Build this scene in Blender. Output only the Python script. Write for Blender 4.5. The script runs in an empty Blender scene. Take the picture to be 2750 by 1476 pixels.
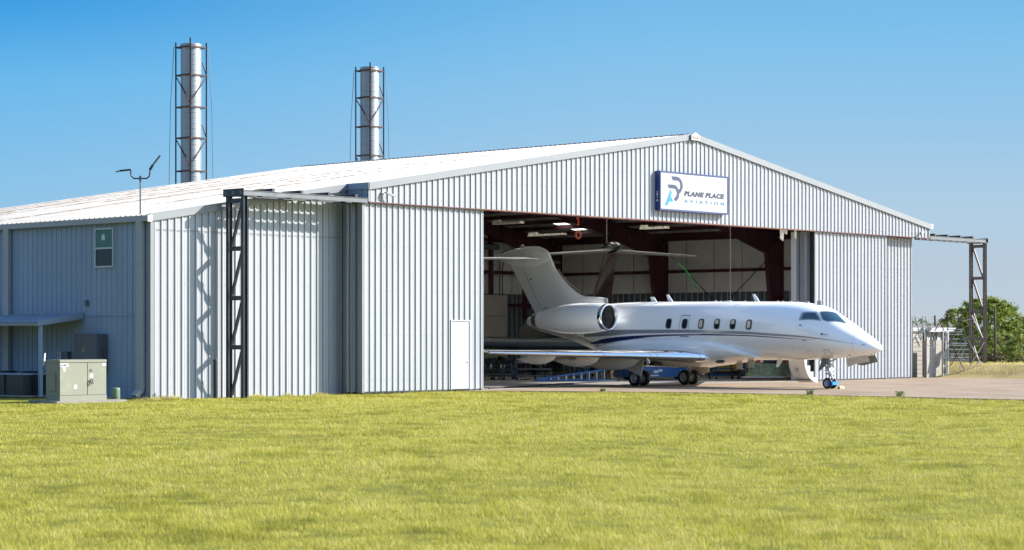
import bpy, bmesh, math, random
import numpy as np
from mathutils import Vector, Matrix, noise as mnoise
random.seed(7); rng = np.random.default_rng(7)
R = math.radians; PI = math.pi
SC = bpy.context.scene; COL = SC.collection
# ---------------- camera: world axes follow the hangar (x along its front, y into it)
cam_d = bpy.data.cameras.new('camera'); cam = bpy.data.objects.new('camera', cam_d); COL.objects.link(cam)
cam.location = (-54.2487, -57.5651, 2.15); cam.rotation_euler = (PI/2, 0, -0.8247)
cam_d.sensor_width = 36; cam_d.lens = 73.41; cam_d.shift_y = 0.0602; cam_d.clip_start = .5; cam_d.clip_end = 3000
cam_d.dof.use_dof = True; cam_d.dof.focus_distance = 84; cam_d.dof.aperture_fstop = 3.2
SC.camera = cam
# ---------------- sky and sun
SUN = Vector((1.2, -1.0, 0.92)).normalized()
world = bpy.data.worlds.new('World'); SC.world = world; world.use_nodes = True
wt = world.node_tree; wt.nodes.clear()
wo = wt.nodes.new('ShaderNodeOutputWorld'); bg = wt.nodes.new('ShaderNodeBackground'); sky = wt.nodes.new('ShaderNodeTexSky')
sky.sky_type = 'NISHITA'; sky.sun_disc = False; sky.sun_elevation = math.asin(SUN.z); sky.sun_rotation = math.atan2(SUN.x, SUN.y)
sky.air_density = 1.0; sky.dust_density = 0.3; sky.ozone_density = 2.5; sky.altitude = 300
# the low sky of the day: pale near the horizon, deepening upwards and away from the sun
EXPO = 1.65; SKYS = 0.13
def s2l(c): return tuple((k/255/12.92 if k<=10 else ((k/255+.055)/1.055)**2.4)/(2**EXPO)/SKYS for k in c)
def N_(t, **k):
    n = wt.nodes.new(t)
    for a, v in k.items(): setattr(n, a, v)
    return n
tcw = N_('ShaderNodeTexCoord'); sep = N_('ShaderNodeSeparateXYZ'); wt.links.new(tcw.outputs['Generated'], sep.inputs[0])
def ramp(stops):
    mr = N_('ShaderNodeMapRange'); wt.links.new(sep.outputs[2], mr.inputs[0]); mr.inputs[1].default_value = -.01; mr.inputs[2].default_value = .30
    r = N_('ShaderNodeValToRGB'); r.color_ramp.interpolation = 'B_SPLINE' if 0 else 'EASE'; e = r.color_ramp.elements; wt.links.new(mr.outputs[0], r.inputs[0])
    r.color_ramp.interpolation = 'LINEAR'
    for i, (z, c) in enumerate(stops):
        p = (z+.01)/.31
        k = e[i] if i < 2 else e.new(p)
        k.position = p; k.color = (*[q/20 for q in s2l(c)], 1)
    return r.outputs[0]
rightc = ramp([(0,(196,207,217)),(.30,(60,125,190)),(.03,(186,203,219)),(.06,(176,206,229)),(.10,(152,199,233)),(.14,(128,193,236)),(.18,(104,178,230))])
leftc = ramp([(0,(190,205,220)),(.30,(8,90,165)),(.05,(150,198,230)),(.08,(132,193,234)),(.12,(104,184,236)),(.15,(62,160,228)),(.18,(24,136,212))])
dot = N_('ShaderNodeVectorMath', operation='DOT_PRODUCT'); wt.links.new(tcw.outputs['Generated'], dot.inputs[0]); dot.inputs[1].default_value = (.679, -.734, 0)
mr2 = N_('ShaderNodeMapRange', interpolation_type='SMOOTHSTEP'); wt.links.new(dot.outputs['Value'], mr2.inputs[0]); mr2.inputs[1].default_value = -.30; mr2.inputs[2].default_value = .10
mxa = N_('ShaderNodeMix', data_type='RGBA'); wt.links.new(mr2.outputs[0], mxa.inputs[0]); wt.links.new(leftc, mxa.inputs[6]); wt.links.new(rightc, mxa.inputs[7])
sc20 = N_('ShaderNodeVectorMath', operation='SCALE'); wt.links.new(mxa.outputs[2], sc20.inputs[0]); sc20.inputs['Scale'].default_value = 20
mr3 = N_('ShaderNodeMapRange', interpolation_type='SMOOTHSTEP'); wt.links.new(sep.outputs[2], mr3.inputs[0]); mr3.inputs[1].default_value = .18; mr3.inputs[2].default_value = .42
mxb = N_('ShaderNodeMix', data_type='RGBA'); ds = N_('ShaderNodeVectorMath', operation='DOT_PRODUCT'); wt.links.new(tcw.outputs['Generated'], ds.inputs[0]); ds.inputs[1].default_value = Vector((SUN.x, SUN.y, 0)).normalized()
mr4 = N_('ShaderNodeMapRange', interpolation_type='SMOOTHSTEP'); wt.links.new(ds.outputs['Value'], mr4.inputs[0]); mr4.inputs[1].default_value = .38; mr4.inputs[2].default_value = .8
mxm = N_('ShaderNodeMath', operation='MAXIMUM'); wt.links.new(mr3.outputs[0], mxm.inputs[0]); wt.links.new(mr4.outputs[0], mxm.inputs[1]); wt.links.new(mxm.outputs[0], mxb.inputs[0]); wt.links.new(sc20.outputs[0], mxb.inputs[6]); hs = N_('ShaderNodeHueSaturation'); hs.inputs['Saturation'].default_value = 1.0; wt.links.new(sky.outputs[0], hs.inputs['Color']); wt.links.new(hs.outputs[0], mxb.inputs[7])
wt.links.new(mxb.outputs[2], bg.inputs['Color'])
wt.links.new(bg.outputs[0], wo.inputs['Surface']); bg.inputs['Strength'].default_value = SKYS
sl = bpy.data.lights.new('sun', 'SUN'); sun = bpy.data.objects.new('sun', sl); COL.objects.link(sun)
sl.energy = 4.0; sl.angle = R(.53); sl.color = (1, .965, .91); sun.rotation_euler = (-SUN).to_track_quat('-Z', 'Y').to_euler()
SC.view_settings.view_transform = 'Standard'; SC.view_settings.look = 'None'; SC.view_settings.gamma = 1
SC.view_settings.exposure = EXPO
SC.cycles.max_bounces = 8; SC.cycles.diffuse_bounces = 5; SC.cycles.transparent_max_bounces = 8

# ---------------- helpers
def link(o, parent=None):
    COL.objects.link(o)
    if parent is not None: o.parent = parent
    return o
def tag(o, label=None, cat=None, group=None, kind=None):
    if label: o['label'] = label
    if cat: o['category'] = cat
    if group: o['group'] = group
    if kind: o['kind'] = kind
    return o
def thing(name, label, cat, loc=(0,0,0), rotz=0, group=None):
    o = bpy.data.objects.new(name, None); COL.objects.link(o); o.location = loc; o.rotation_euler = (0,0,rotz)
    o.empty_display_size = .3
    return tag(o, label, cat, group)
def copy_tree(o, parent=None):
    c = o.copy(); COL.objects.link(c)
    if parent is not None: c.parent = parent
    for ch in list(o.children): copy_tree(ch, c)
    return c
class MB:
    """collects faces of one mesh; org is taken off every vertex"""
    def __init__(s, org=(0,0,0)): s.v=[]; s.f=[]; s.sm=[]; s.o=org; s.mi=[]; s.cm=0
    def add(s, vs, fs, smooth=False):
        n=len(s.v); s.v += [(a[0]-s.o[0],a[1]-s.o[1],a[2]-s.o[2]) for a in vs]
        for f in fs: s.f.append([i+n for i in f]); s.sm.append(smooth); s.mi.append(s.cm)
        return s
    def box(s, a, b):
        x0,x1=sorted((a[0],b[0]));y0,y1=sorted((a[1],b[1]));z0,z1=sorted((a[2],b[2]))
        return s.add([(x0,y0,z0),(x1,y0,z0),(x1,y1,z0),(x0,y1,z0),(x0,y0,z1),(x1,y0,z1),(x1,y1,z1),(x0,y1,z1)],
            [(0,3,2,1),(4,5,6,7),(0,1,5,4),(1,2,6,5),(2,3,7,6),(3,0,4,7)])
    def prism(s, poly, d):
        """poly: list of 3d points (planar), extruded by vector d"""
        n=len(poly); q=[(p[0]+d[0],p[1]+d[1],p[2]+d[2]) for p in poly]
        return s.add(list(poly)+q, [tuple(range(n))[::-1], tuple(range(n,2*n))]+[(i,(i+1)%n,(i+1)%n+n,i+n) for i in range(n)])
    def bar(s, a, b, w, h, up=(0,0,1)):
        """rectangular bar from a to b"""
        a=Vector(a);b=Vector(b);d=(b-a).normalized();u=Vector(up)
        if abs(d.dot(u))>.97: u=Vector((0,1,0))
        x=d.cross(u).normalized()*w/2; y=x.cross(d).normalized()*h/2
        vs=[a-x-y,a+x-y,a+x+y,a-x+y,b-x-y,b+x-y,b+x+y,b-x+y]
        return s.add([tuple(v) for v in vs],[(3,2,1,0),(4,5,6,7),(0,1,5,4),(1,2,6,5),(2,3,7,6),(3,0,4,7)])
    def tube(s, pts, r, n=8, cap=True):
        pts=[Vector(p) for p in pts]; rs=r if isinstance(r,(list,tuple)) else [r]*len(pts)
        vs=[];fs=[];prev=None
        for i,p in enumerate(pts):
            d=(pts[min(i+1,len(pts)-1)]-pts[max(i-1,0)]).normalized()
            if prev is None:
                u=Vector((0,0,1)) if abs(d.z)<.9 else Vector((1,0,0)); x=d.cross(u).normalized()
            else:
                x=(prev-d*prev.dot(d)).normalized()
            prev=x; y=d.cross(x)
            for k in range(n):
                a=2*PI*k/n; vs.append(tuple(p+(x*math.cos(a)+y*math.sin(a))*rs[i]))
        for i in range(len(pts)-1):
            for k in range(n):
                fs.append((i*n+k,i*n+(k+1)%n,(i+1)*n+(k+1)%n,(i+1)*n+k))
        s.add(vs,fs,True)
        if cap:
            s.add(vs[:n],[tuple(range(n))[::-1]]); s.add(vs[-n:],[tuple(range(n))])
        return s
    def lathe(s, prof, c=(0,0,0), axis='z', n=24, smooth=True):
        """prof: (r, h) list turned round an axis through c"""
        vs=[];fs=[]
        for r,h in prof:
            for k in range(n):
                a=2*PI*k/n;p,q=r*math.cos(a),r*math.sin(a)
                vs.append({'z':(c[0]+p,c[1]+q,c[2]+h),'x':(c[0]+h,c[1]+p,c[2]+q),'y':(c[0]+q,c[1]+h,c[2]+p)}[axis])
        for i in range(len(prof)-1):
            for k in range(n): fs.append((i*n+k,i*n+(k+1)%n,(i+1)*n+(k+1)%n,(i+1)*n+k))
        return s.add(vs,fs,smooth)
    def grid(s, rows, smooth=True, close=False):
        m=len(rows[0]); vs=[p for r in rows for p in r]; fs=[]
        for i in range(len(rows)-1):
            for k in range(m if close else m-1):
                fs.append((i*m+k,i*m+(k+1)%m,(i+1)*m+(k+1)%m,(i+1)*m+k))
        return s.add(vs,fs,smooth)
    def build(s, name, mat, parent=None, bevel=0):
        me=bpy.data.meshes.new(name); me.from_pydata(s.v,[],s.f); me.update()
        me.polygons.foreach_set('use_smooth', s.sm)
        for m in (mat if isinstance(mat,(list,tuple)) else [mat]): me.materials.append(m)
        me.polygons.foreach_set('material_index', s.mi)
        o=bpy.data.objects.new(name, me); link(o, parent)
        if bevel:
            bm=bmesh.new(); bm.from_mesh(me); bmesh.ops.remove_doubles(bm,verts=bm.verts,dist=1e-5)
            bmesh.ops.bevel(bm,geom=[e for e in bm.edges if len(e.link_faces)==2 and e.calc_face_angle(0)>.6],offset=bevel,segments=2,affect='EDGES')
            bm.to_mesh(me); bm.free()
        return o
def text_mesh(name, body, mat, parent, loc, size, width=None, rot=(PI/2,0,0), shear=0, space=1, bold=0, ext=.004):
    cu=bpy.data.curves.new(name,'FONT'); cu.body=body; cu.size=size; cu.shear=shear; cu.space_character=space; cu.offset=bold; cu.extrude=ext; cu.resolution_u=3
    t=bpy.data.objects.new(name,cu); COL.objects.link(t)
    bpy.context.view_layer.update()
    me=bpy.data.meshes.new_from_object(t.evaluated_get(bpy.context.evaluated_depsgraph_get()))
    me.name=name; bpy.data.objects.remove(t); bpy.data.curves.remove(cu)
    xs=[v.co.x for v in me.vertices]; w=max(xs)-min(xs); x0=min(xs)
    for v in me.vertices:
        v.co.x=(v.co.x-x0)*((width/w) if width else 1)
    me.materials.clear(); me.materials.append(mat)
    o=bpy.data.objects.new(name,me); link(o,parent); o.location=loc; o.rotation_euler=rot
    return o

def at_px(px,Z):
    """a spot on the ground by bearing and distance, used once to set things out"""
    X=(px-1375)/5607.7*Z; return (-54.2487+.6788*X+.7343*Z,-57.5651-.7343*X+.6788*Z)
# ---------------- materials
MATS={}
EXT=.81   # colours not listed below are dimmed so the shaded interior renders relatively brighter
SHADED=('insulation','jet_','galvan','lamp_housing','tan_door','pale_','maroon','polished','rooflight_and_fill','window_shade','gear_door','wainscot','primer','cover')
def mat(name, col, rough=.5, metal=0, var=0, vscale=3, bump=0, bscale=20, coat=0, spec=.5, trans=0, ior=1.45, dirt=None, stretch=None, em=None):
    if name in MATS: return MATS[name]
    if not any(k in name for k in SHADED): col=tuple(k*EXT for k in col); dirt=(tuple(k*EXT for k in dirt[0]),*dirt[1:]) if dirt else None
    m=bpy.data.materials.new(name); m.use_nodes=True; nt=m.node_tree; b=nt.nodes['Principled BSDF']
    b.inputs['Roughness'].default_value=rough; b.inputs['Metallic'].default_value=metal
    b.inputs['Base Color'].default_value=(*col,1); b.inputs['Specular IOR Level'].default_value=spec
    b.inputs['Coat Weight'].default_value=coat; b.inputs['Coat Roughness'].default_value=.04
    b.inputs['Transmission Weight'].default_value=trans; b.inputs['IOR'].default_value=ior
    tc=nt.nodes.new('ShaderNodeTexCoord'); src=tc.outputs['Object']
    if stretch:
        mp=nt.nodes.new('ShaderNodeMapping'); mp.inputs['Scale'].default_value=stretch; nt.links.new(src,mp.inputs[0]); src=mp.outputs[0]
    def nz(sc,det=6,ro=.6):
        n=nt.nodes.new('ShaderNodeTexNoise'); n.inputs['Scale'].default_value=sc; n.inputs['Detail'].default_value=det; n.inputs['Roughness'].default_value=ro
        nt.links.new(src,n.inputs['Vector']); return n.outputs['Fac']
    c=None
    if var:
        r=nt.nodes.new('ShaderNodeValToRGB'); nt.links.new(nz(vscale),r.inputs[0])
        r.color_ramp.elements[0].position=.3; r.color_ramp.elements[1].position=.7
        r.color_ramp.elements[0].color=(*[k*(1-var) for k in col],1); r.color_ramp.elements[1].color=(*[min(1,k*(1+var)) for k in col],1); c=r.outputs[0]
    if dirt:
        dc,lo,hi,ds,amt=dirt
        r=nt.nodes.new('ShaderNodeMapRange'); nt.links.new(nz(ds,8,.7),r.inputs[0]); r.inputs[1].default_value=lo; r.inputs[2].default_value=hi; r.inputs[4].default_value=amt
        mx=nt.nodes.new('ShaderNodeMix'); mx.data_type='RGBA'; nt.links.new(r.outputs[0],mx.inputs[0])
        if c: nt.links.new(c,mx.inputs[6])
        else: mx.inputs[6].default_value=(*col,1)
        mx.inputs[7].default_value=(*dc,1); c=mx.outputs[2]
    if c: nt.links.new(c,b.inputs['Base Color'])
    if bump:
        bp=nt.nodes.new('ShaderNodeBump'); bp.inputs['Strength'].default_value=bump; bp.inputs['Distance'].default_value=.02
        nt.links.new(nz(bscale),bp.inputs['Height']); nt.links.new(bp.outputs[0],b.inputs['Normal'])
    if em: b.inputs['Emission Color'].default_value=(*em[0],1); b.inputs['Emission Strength'].default_value=em[1]
    MATS[name]=m; return m
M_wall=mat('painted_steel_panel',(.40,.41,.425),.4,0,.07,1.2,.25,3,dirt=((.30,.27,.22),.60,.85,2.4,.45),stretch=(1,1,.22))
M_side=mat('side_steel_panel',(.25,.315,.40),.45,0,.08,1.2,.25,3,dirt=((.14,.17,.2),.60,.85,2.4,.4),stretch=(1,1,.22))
M_trim=mat('trim_steel',(.225,.235,.24),.4,0,.05,1,.1,3)
M_roof=mat('white_roof_panel',(.225,.216,.202),.5,0,.05,.8,stretch=(.10,1,1),dirt=((.15,.105,.06),.48,.70,2.6,.7))
M_rust=mat('rusty_deposit',(.13,.085,.042),.9,0,.3,2.5,stretch=(.4,2,1),dirt=((.48,.44,.38),.5,.6,3,.8))
M_dark=mat('dark_grey_steel',(.034,.042,.05),.4,.2,.25,4,.1,20,dirt=((.16,.13,.11),.6,.8,5,.5))
M_rail=mat('grey_rail_steel',(.13,.14,.145),.5,.2,.2,3,.1,20,dirt=((.25,.17,.12),.6,.8,5,.5))
M_brown=mat('brown_primer_steel',(.12,.095,.082),.6,.1,.25,4,.1,20)
M_maroon=mat('maroon_primer_steel',(.095,.026,.040),.6,0,.25,1.2,.05,10)
M_liner=mat('insulation_facing',(.86,.83,.77),.55,0,.1,.8,.5,1.5,dirt=((.35,.33,.3),.55,.8,1.2,.4))
M_ceil=mat('ceiling_insulation',(.58,.60,.60),.6,0,.15,1.2,.6,2.2)
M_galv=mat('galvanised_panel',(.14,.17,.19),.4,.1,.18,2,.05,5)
M_skyl=mat('rooflight_and_fill_panel',(.85,.83,.74),.5,0,trans=.0)
M_white=mat('jet_white_paint',(.82,.815,.80),.16,0,.012,.7,0,coat=.6,spec=.5)
M_jgray=mat('jet_grey_paint',(.24,.26,.28),.2,.1,.03,1,coat=.5)
M_jblue=mat('jet_blue_paint',(.004,.016,.085),.12,0,.03,1,coat=.6)
M_jlowg=mat('jet_light_grey_paint',(.52,.52,.52),.32,0,.04,2)
M_chrome=mat('polished_metal',(.86,.87,.88),.06,1,.02,2,.02,4)
M_boot=mat('brown_boot',(.13,.10,.085),.35,.4)
M_black=mat('black_rubber',(.012,.012,.013),.6,0,.2,12,.1,40)
M_alu=mat('aluminium',(.62,.62,.62),.3,.8,.08,4,.05,20)
M_alup=mat('grey_leg_paint',(.55,.56,.56),.4,.1,.1,8)
M_blk=mat('black_paint',(.015,.017,.02),.3,0,.2,5)
M_blue=mat('blue_machine_paint',(.01,.085,.28),.4,0,.12,3,dirt=((.05,.05,.06),.6,.8,6,.6))
M_tow=mat('bright_blue_strap',(.0,.22,.75),.4)
M_red=mat('red_paint',(.45,.012,.02),.45,0,.1,4)
M_orange=mat('orange_paint',(.75,.10,.02),.5)
M_yellow=mat('yellow_paint',(.65,.38,.02),.5,0,.1,6)
M_green=mat('zinc_green_primer',(.22,.28,.17),.55,0,.35,5,.2,12)
M_wood=mat('pallet_wood',(.30,.19,.10),.8,0,.3,6,.3,20)
M_grn=mat('transformer_green',(.225,.228,.165),.45,0,.04,2,.04,30,dirt=((.45,.46,.36),.6,.85,2,.5))
M_grnd=mat('pipe_green',(.10,.17,.10),.5,0,.06,5)
M_gbox=mat('electrical_grey',(.095,.10,.115),.5,0,.06,3)
M_concp=mat('pad_concrete',(.25,.23,.19),.85,0,.15,4,.3,25)
M_paper=mat('label_white',(.60,.60,.60),.6)
M_lblred=mat('label_red',(.65,.10,.03),.6)
M_signw=mat('sign_face_white',(.41,.41,.41),.3)
M_signb=mat('sign_cabinet_blue',(.013,.035,.16),.35,0,.05,3)
M_signt=mat('sign_trim_blue',(.018,.032,.13),.35)
M_navy=mat('lettering_navy',(.006,.009,.045),.45)
M_steel2=mat('logo_slate_blue',(.014,.024,.080),.45)
M_cyan=mat('logo_cyan',(.0,.20,.34),.45)
M_cyan2=mat('lettering_light_blue',(.035,.15,.25),.45)
M_glass=mat('dark_window_glass',(.015,.03,.035),.08,0,spec=.35)
M_glass2=mat('window_glass_green',(.07,.15,.14),.15,0,spec=.3,var=.2,vscale=3)
M_cock=mat('cockpit_glass',(.02,.065,.095),.03,0,spec=.9,coat=.5)
M_flue=mat('flue_metal',(.37,.385,.39),.36,.5,.06,2,0,6,dirt=((.34,.26,.15),.66,.80,3.0,.5))
M_band=mat('flue_band',(.30,.31,.30),.4,.6)
M_rusty=mat('rusty_tube',(.085,.045,.036),.8,0,.35,12,.3,40)
M_wire=mat('wire_rope',(.10,.10,.10),.5,.5)
M_tube=mat('white_painted_tube',(.40,.39,.37),.5,0,.1,8)
M_boxp=mat('weathered_panel',(.33,.30,.255),.7,0,.12,3,.2,10,stretch=(1,1,6))
M_shed=mat('white_shed_panel',(.48,.48,.48),.5,0,.03,2)
M_shroof=mat('brown_roof_sheet',(.20,.15,.12),.7,0,.1,2)
M_bark=mat('bark',(.11,.085,.065),.9,0,.3,8,.6,20)
M_lite=mat('lamp_housing_cream',(.80,.74,.60),.5)
M_strap=mat('green_strap',(.05,.62,.12),.5)
# ================= SETTING =================
def ground_mat(name, cols, scale, bump, bsc, rough=.9, stretch=(1,1,1)):
    if name!='hangar_floor': cols=[tuple(k*EXT for k in c) for c in cols]
    m=bpy.data.materials.new(name); m.use_nodes=True; nt=m.node_tree; b=nt.nodes['Principled BSDF']; b.inputs['Roughness'].default_value=rough
    b.inputs['Specular IOR Level'].default_value=.2
    tc=nt.nodes.new('ShaderNodeTexCoord'); mp=nt.nodes.new('ShaderNodeMapping'); mp.inputs['Scale'].default_value=stretch; nt.links.new(tc.outputs['Object'],mp.inputs[0])
    n=nt.nodes.new('ShaderNodeTexNoise'); n.inputs['Scale'].default_value=scale; n.inputs['Detail'].default_value=10; n.inputs['Roughness'].default_value=.65; nt.links.new(mp.outputs[0],n.inputs['Vector'])
    r=nt.nodes.new('ShaderNodeValToRGB'); nt.links.new(n.outputs['Fac'],r.inputs[0]); e=r.color_ramp.elements
    e[0].position=.3; e[0].color=(*cols[0],1); e[1].position=.72; e[1].color=(*cols[-1],1)
    for i,c in enumerate(cols[1:-1]):
        k=e.new(.3+.42*(i+1)/(len(cols)-1)); k.color=(*c,1)
    nt.links.new(r.outputs[0],b.inputs['Base Color'])
    n2=nt.nodes.new('ShaderNodeTexNoise'); n2.inputs['Scale'].default_value=bsc; n2.inputs['Detail'].default_value=6; nt.links.new(tc.outputs['Object'],n2.inputs['Vector'])
    bp=nt.nodes.new('ShaderNodeBump'); bp.inputs['Strength'].default_value=bump; bp.inputs['Distance'].default_value=.05; nt.links.new(n2.outputs['Fac'],bp.inputs['Height']); nt.links.new(bp.outputs[0],b.inputs['Normal'])
    return m
M_turf=ground_mat('turf',[(.12,.12,.012),(.20,.195,.02),(.27,.25,.035)],1.5,1,30,stretch=(1,1,1))
M_dry=ground_mat('dry_grass',[(.26,.21,.075),(.40,.30,.12),(.50,.38,.18)],.35,1,12)
M_apron=ground_mat('apron_concrete',[(.21,.150,.098),(.285,.208,.138),(.33,.243,.165),(.35,.262,.182)],.33,.25,30,.8,stretch=(1,1,1))
M_floor=ground_mat('hangar_floor',[(.22,.21,.195),(.30,.285,.26)],.3,.1,20,.45)
def in_apron(x,y):
    """true on the concrete"""
    if y>1.2: return -9.3<x<39.8
    if y>0: return 5.2<x<41
    if x>41.5: return False
    B=[(0,5.2),(-.9,5.6),(-3,7.0),(-5.4,8.3),(-10.4,9.75),(-16,9.7),(-70,9.7)]
    for (y0,x0),(y1,x1) in zip(B,B[1:]):
        if y1<=y<=y0: return x> x0+(x1-x0)*(y-y0)/(y1-y0)
    return False
def edge_x(y):
    B=[(60,5.2),(0,5.2),(-.9,5.6),(-3,7.0),(-5.4,8.3),(-10.4,9.75),(-16,9.7),(-100,9.7)]
    for (y0,x0),(y1,x1) in zip(B,B[1:]):
        if y1<=y<=y0: return x0+(x1-x0)*(y-y0)/(y1-y0)
    return 9.7
def height(x,y):
    h=0.0
    if not in_apron(x,y):
        ed=edge_x(y)-x
        h=-.035+.05*(mnoise.noise((x*.12,y*.12,3.1)))+.02*mnoise.noise((x*.5,y*.5,1.1))
        if y<1 and 0<ed<1.6: h=h*(ed/1.6)-.0*(1-ed/1.6)
        if -14.6<x<-9 and -2<y<14: h=-.03
    # bank right of the hangar
    if x>41:
        t=min(1,(x-41.2)/1.9)*max(0,min(1,(y+26)/8)); t=t*t*(3-2*t)
        far=max(0,min(1,(math.hypot(x-46,y)-6)/60))
        h+= .74*t*(1-far) + .12*t*far
    if y>30: h*=.2
    return h
def axis(lo,hi,fine_lo,fine_hi,st,grow=1.25):
    a=list(np.arange(fine_lo,fine_hi+1e-6,st)); d=st
    x=fine_hi
    while x<hi: d*=grow; x+=d; a.append(x)
    d=st;x=fine_lo
    while x>lo: d*=grow; x-=d; a.insert(0,x)
    return a
gx=axis(-1500,1500,-50,70,1.0); gy=axis(-1500,1500,-60,14,1.0)
g=MB()
g.grid([[(x,y,height(x,y)-.02) for x in gx] for y in gy])
gobj=g.build('ground',[M_turf,M_dry]); tag(gobj,kind='structure')
for p in gobj.data.polygons:
    c=p.center
    if c.x>40.5 or c.y>27: p.material_index=1
for p in gobj.data.polygons: pass
a=MB(); pts=[(5.2,0),(5.6,-.9),(7.0,-3),(8.3,-5.4),(9.2,-8),(9.75,-10.4),(9.7,-16),(9.7,-70),(41.2,-70),(41.2,0),(41,1.2)]
# concrete apron as a sheet strip, open towards the hangar floor
L=[(5.2,1.2),(5.2,.0),(5.6,-.9),(7.0,-3),(8.3,-5.4),(9.2,-8),(9.75,-10.4),(9.7,-16),(9.7,-70)]
for (x0,y0),(x1,y1) in zip(L,L[1:]): a.add([(x0,y0,.012),(41.2,y0,.012),(41.2,y1,.012),(x1,y1,.012)],[(3,2,1,0)])
for (x0,y0),(x1,y1) in zip(L[1:],L[2:]): a.add([(x0,y0,.012),(x1,y1,.012),(x1-.02,y1,-.12),(x0-.02,y0,-.12)],[(0,1,2,3)])
tag(a.build('apron',M_apron),kind='structure')
j=MB()
for k in range(1,9): j.add([(10,-k*4.6,.015),(41,-k*4.6,.015),(41,-k*4.6-.025,.015),(10,-k*4.6-.025,.015)],[(3,2,1,0)])
for k in range(7): x=12+k*4.6; j.add([(x,-40,.0158),(x+.025,-40,.0158),(x+.025,.4,.0158),(x,.4,.0158)],[(0,1,2,3)])
tag(j.build('apron_joints',mat('joint_dark',(.12,.10,.08),.9)),kind='structure')
f=MB(); f.add([(-9.2,1.25,.010),(39.8,1.25,.010),(39.8,26,.010),(-9.2,26,.010)],[(0,1,2,3)])
tag(f.build('hangar_floor',M_floor),kind='structure')
s=MB(); s.box((6.3,.45,-.1),(29.6,1.25,.018)); tag(s.build('threshold_slab',mat('threshold_concrete',(.33,.30,.25),.8,0,.1,2,.2,20)),kind='structure')
# ================= HANGAR =================
W=39.85; RX=W/2; ZB=7.26; ZE=7.93; ZR=11.2; SL=(ZR-ZE)/RX; YB=26.0; UL=-9.27; VM=1.19
def roofz(x): return ZR-SL*abs(x-RX)
def rib_profile(t0,t1,per=.3048,h=.048,minor=True):
    """(t, out) pairs of a ribbed steel sheet"""
    p=[]; n=int((t1-t0)/per)+1
    for i in range(n+1):
        b=t0+i*per
        seq=[(0,0),(.014,h),(.058,h),(.074,0)]
        if minor: seq+=[(.135,0),(.142,.006),(.162,.006),(.169,0),(.215,0),(.222,.006),(.242,.006),(.249,0)]
        for dt,o in seq:
            if b+dt<t1: p.append((b+dt,o))
    p.append((t1,0)); return p
def wall(name, mats, parent, axis, t0, t1, pos, out, zlo, zhi, minor=True, holes=(), h=.048):
    """ribbed wall on x (axis 'x': at y=pos) or on y (axis 'y': at x=pos); out = sign of the outward side"""
    m=MB(ORG)
    fz=zhi if callable(zhi) else (lambda t:zhi); lz=zlo if callable(zlo) else (lambda t:zlo)
    P=rib_profile(t0,t1,h=h,minor=minor)
    for (a,oa),(b,ob) in zip(P,P[1:]):
        segs=[(lz(a),fz(a),lz(b),fz(b))]
        for h0,h1,z0,z1 in holes:
            if (a+b)/2>h0 and (a+b)/2<h1: segs=[(segs[0][0],z0,segs[0][2],z0),(z1,segs[0][1],z1,segs[0][3])]
        for za,zA,zb,zB in segs:
            if axis=='x': q=[(a,pos+out*oa,za),(b,pos+out*ob,zb),(b,pos+out*ob,zB),(a,pos+out*oa,zA)]
            else: q=[(pos+out*oa,a,za),(pos+out*ob,b,zb),(pos+out*ob,b,zB),(pos+out*oa,a,zA)]
            m.add(q,[(0,1,2,3)])
    return m.build(name,mats,parent)
ORG=(0,0,0)
hg=thing('hangar','large pale ribbed steel hangar with low gable roof and wide open front doors','hangar',ORG)
# walls
wall('gable_wall',M_wall,hg,'x',.09,W-.09,0,-1,ZB,lambda x:roofz(x)-.13)
c=MB(); c.box((-.012,-.05,ZB-.004),(.088,.0,ZE-.12)); c.build('corner_trim',M_trim,hg)
c=MB(); c.box((W-.088,-.05,ZB-.004),(W+.012,0,ZE-.12)); c.build('corner_trim',M_trim,hg)
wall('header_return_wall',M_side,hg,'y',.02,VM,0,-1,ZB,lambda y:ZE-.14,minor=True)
wall('front_wall',M_wall,hg,'x',UL+.12,5.3,VM,-1,-.05,lambda x:roofz(x)-.16)
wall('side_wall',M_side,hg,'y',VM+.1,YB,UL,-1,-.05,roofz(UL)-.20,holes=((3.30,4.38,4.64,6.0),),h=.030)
wall('right_wall',M_wall,hg,'y',VM,YB,W,1,0,ZE+.0,minor=False)
wall('back_wall',M_wall,hg,'x',UL,W,YB,1,0,lambda x:roofz(x)-.01,minor=False)
c=MB(); c.box((UL-.04,VM-.045,-.05),(UL+.11,VM+.11,roofz(UL)-.12)); c.build('corner_flashing',M_trim,hg)
b=MB(); b.box((5.3,VM-.04,0),(5.42,VM+.04,ZB+.1)); b.box((5.3,VM+.01,0),(6.3,VM+.06,ZB)); b.build('door_jamb',M_trim,hg)
# header soffit and rusty door head
b=MB(); b.box((.01,.005,ZB+.02),(W-.01,VM,ZB+.07)); b.build('soffit',M_maroon,hg)
b=MB(); b.bar((6.0,-.02,ZB-.02),(29.6,-.02,ZB-.02),.05,.045); b.build('door_head_angle',mat('rusty_door_head',(.17,.07,.035),.8,0,.45,2,.2,20),hg)
for xa,xb in ((.05,6.0),(29.6,W)):
    b=MB(); b.bar((xa,-.02,ZB-.02),(xb,-.02,ZB-.02),.04,.035); b.build('door_head_angle',M_maroon,hg)
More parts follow.
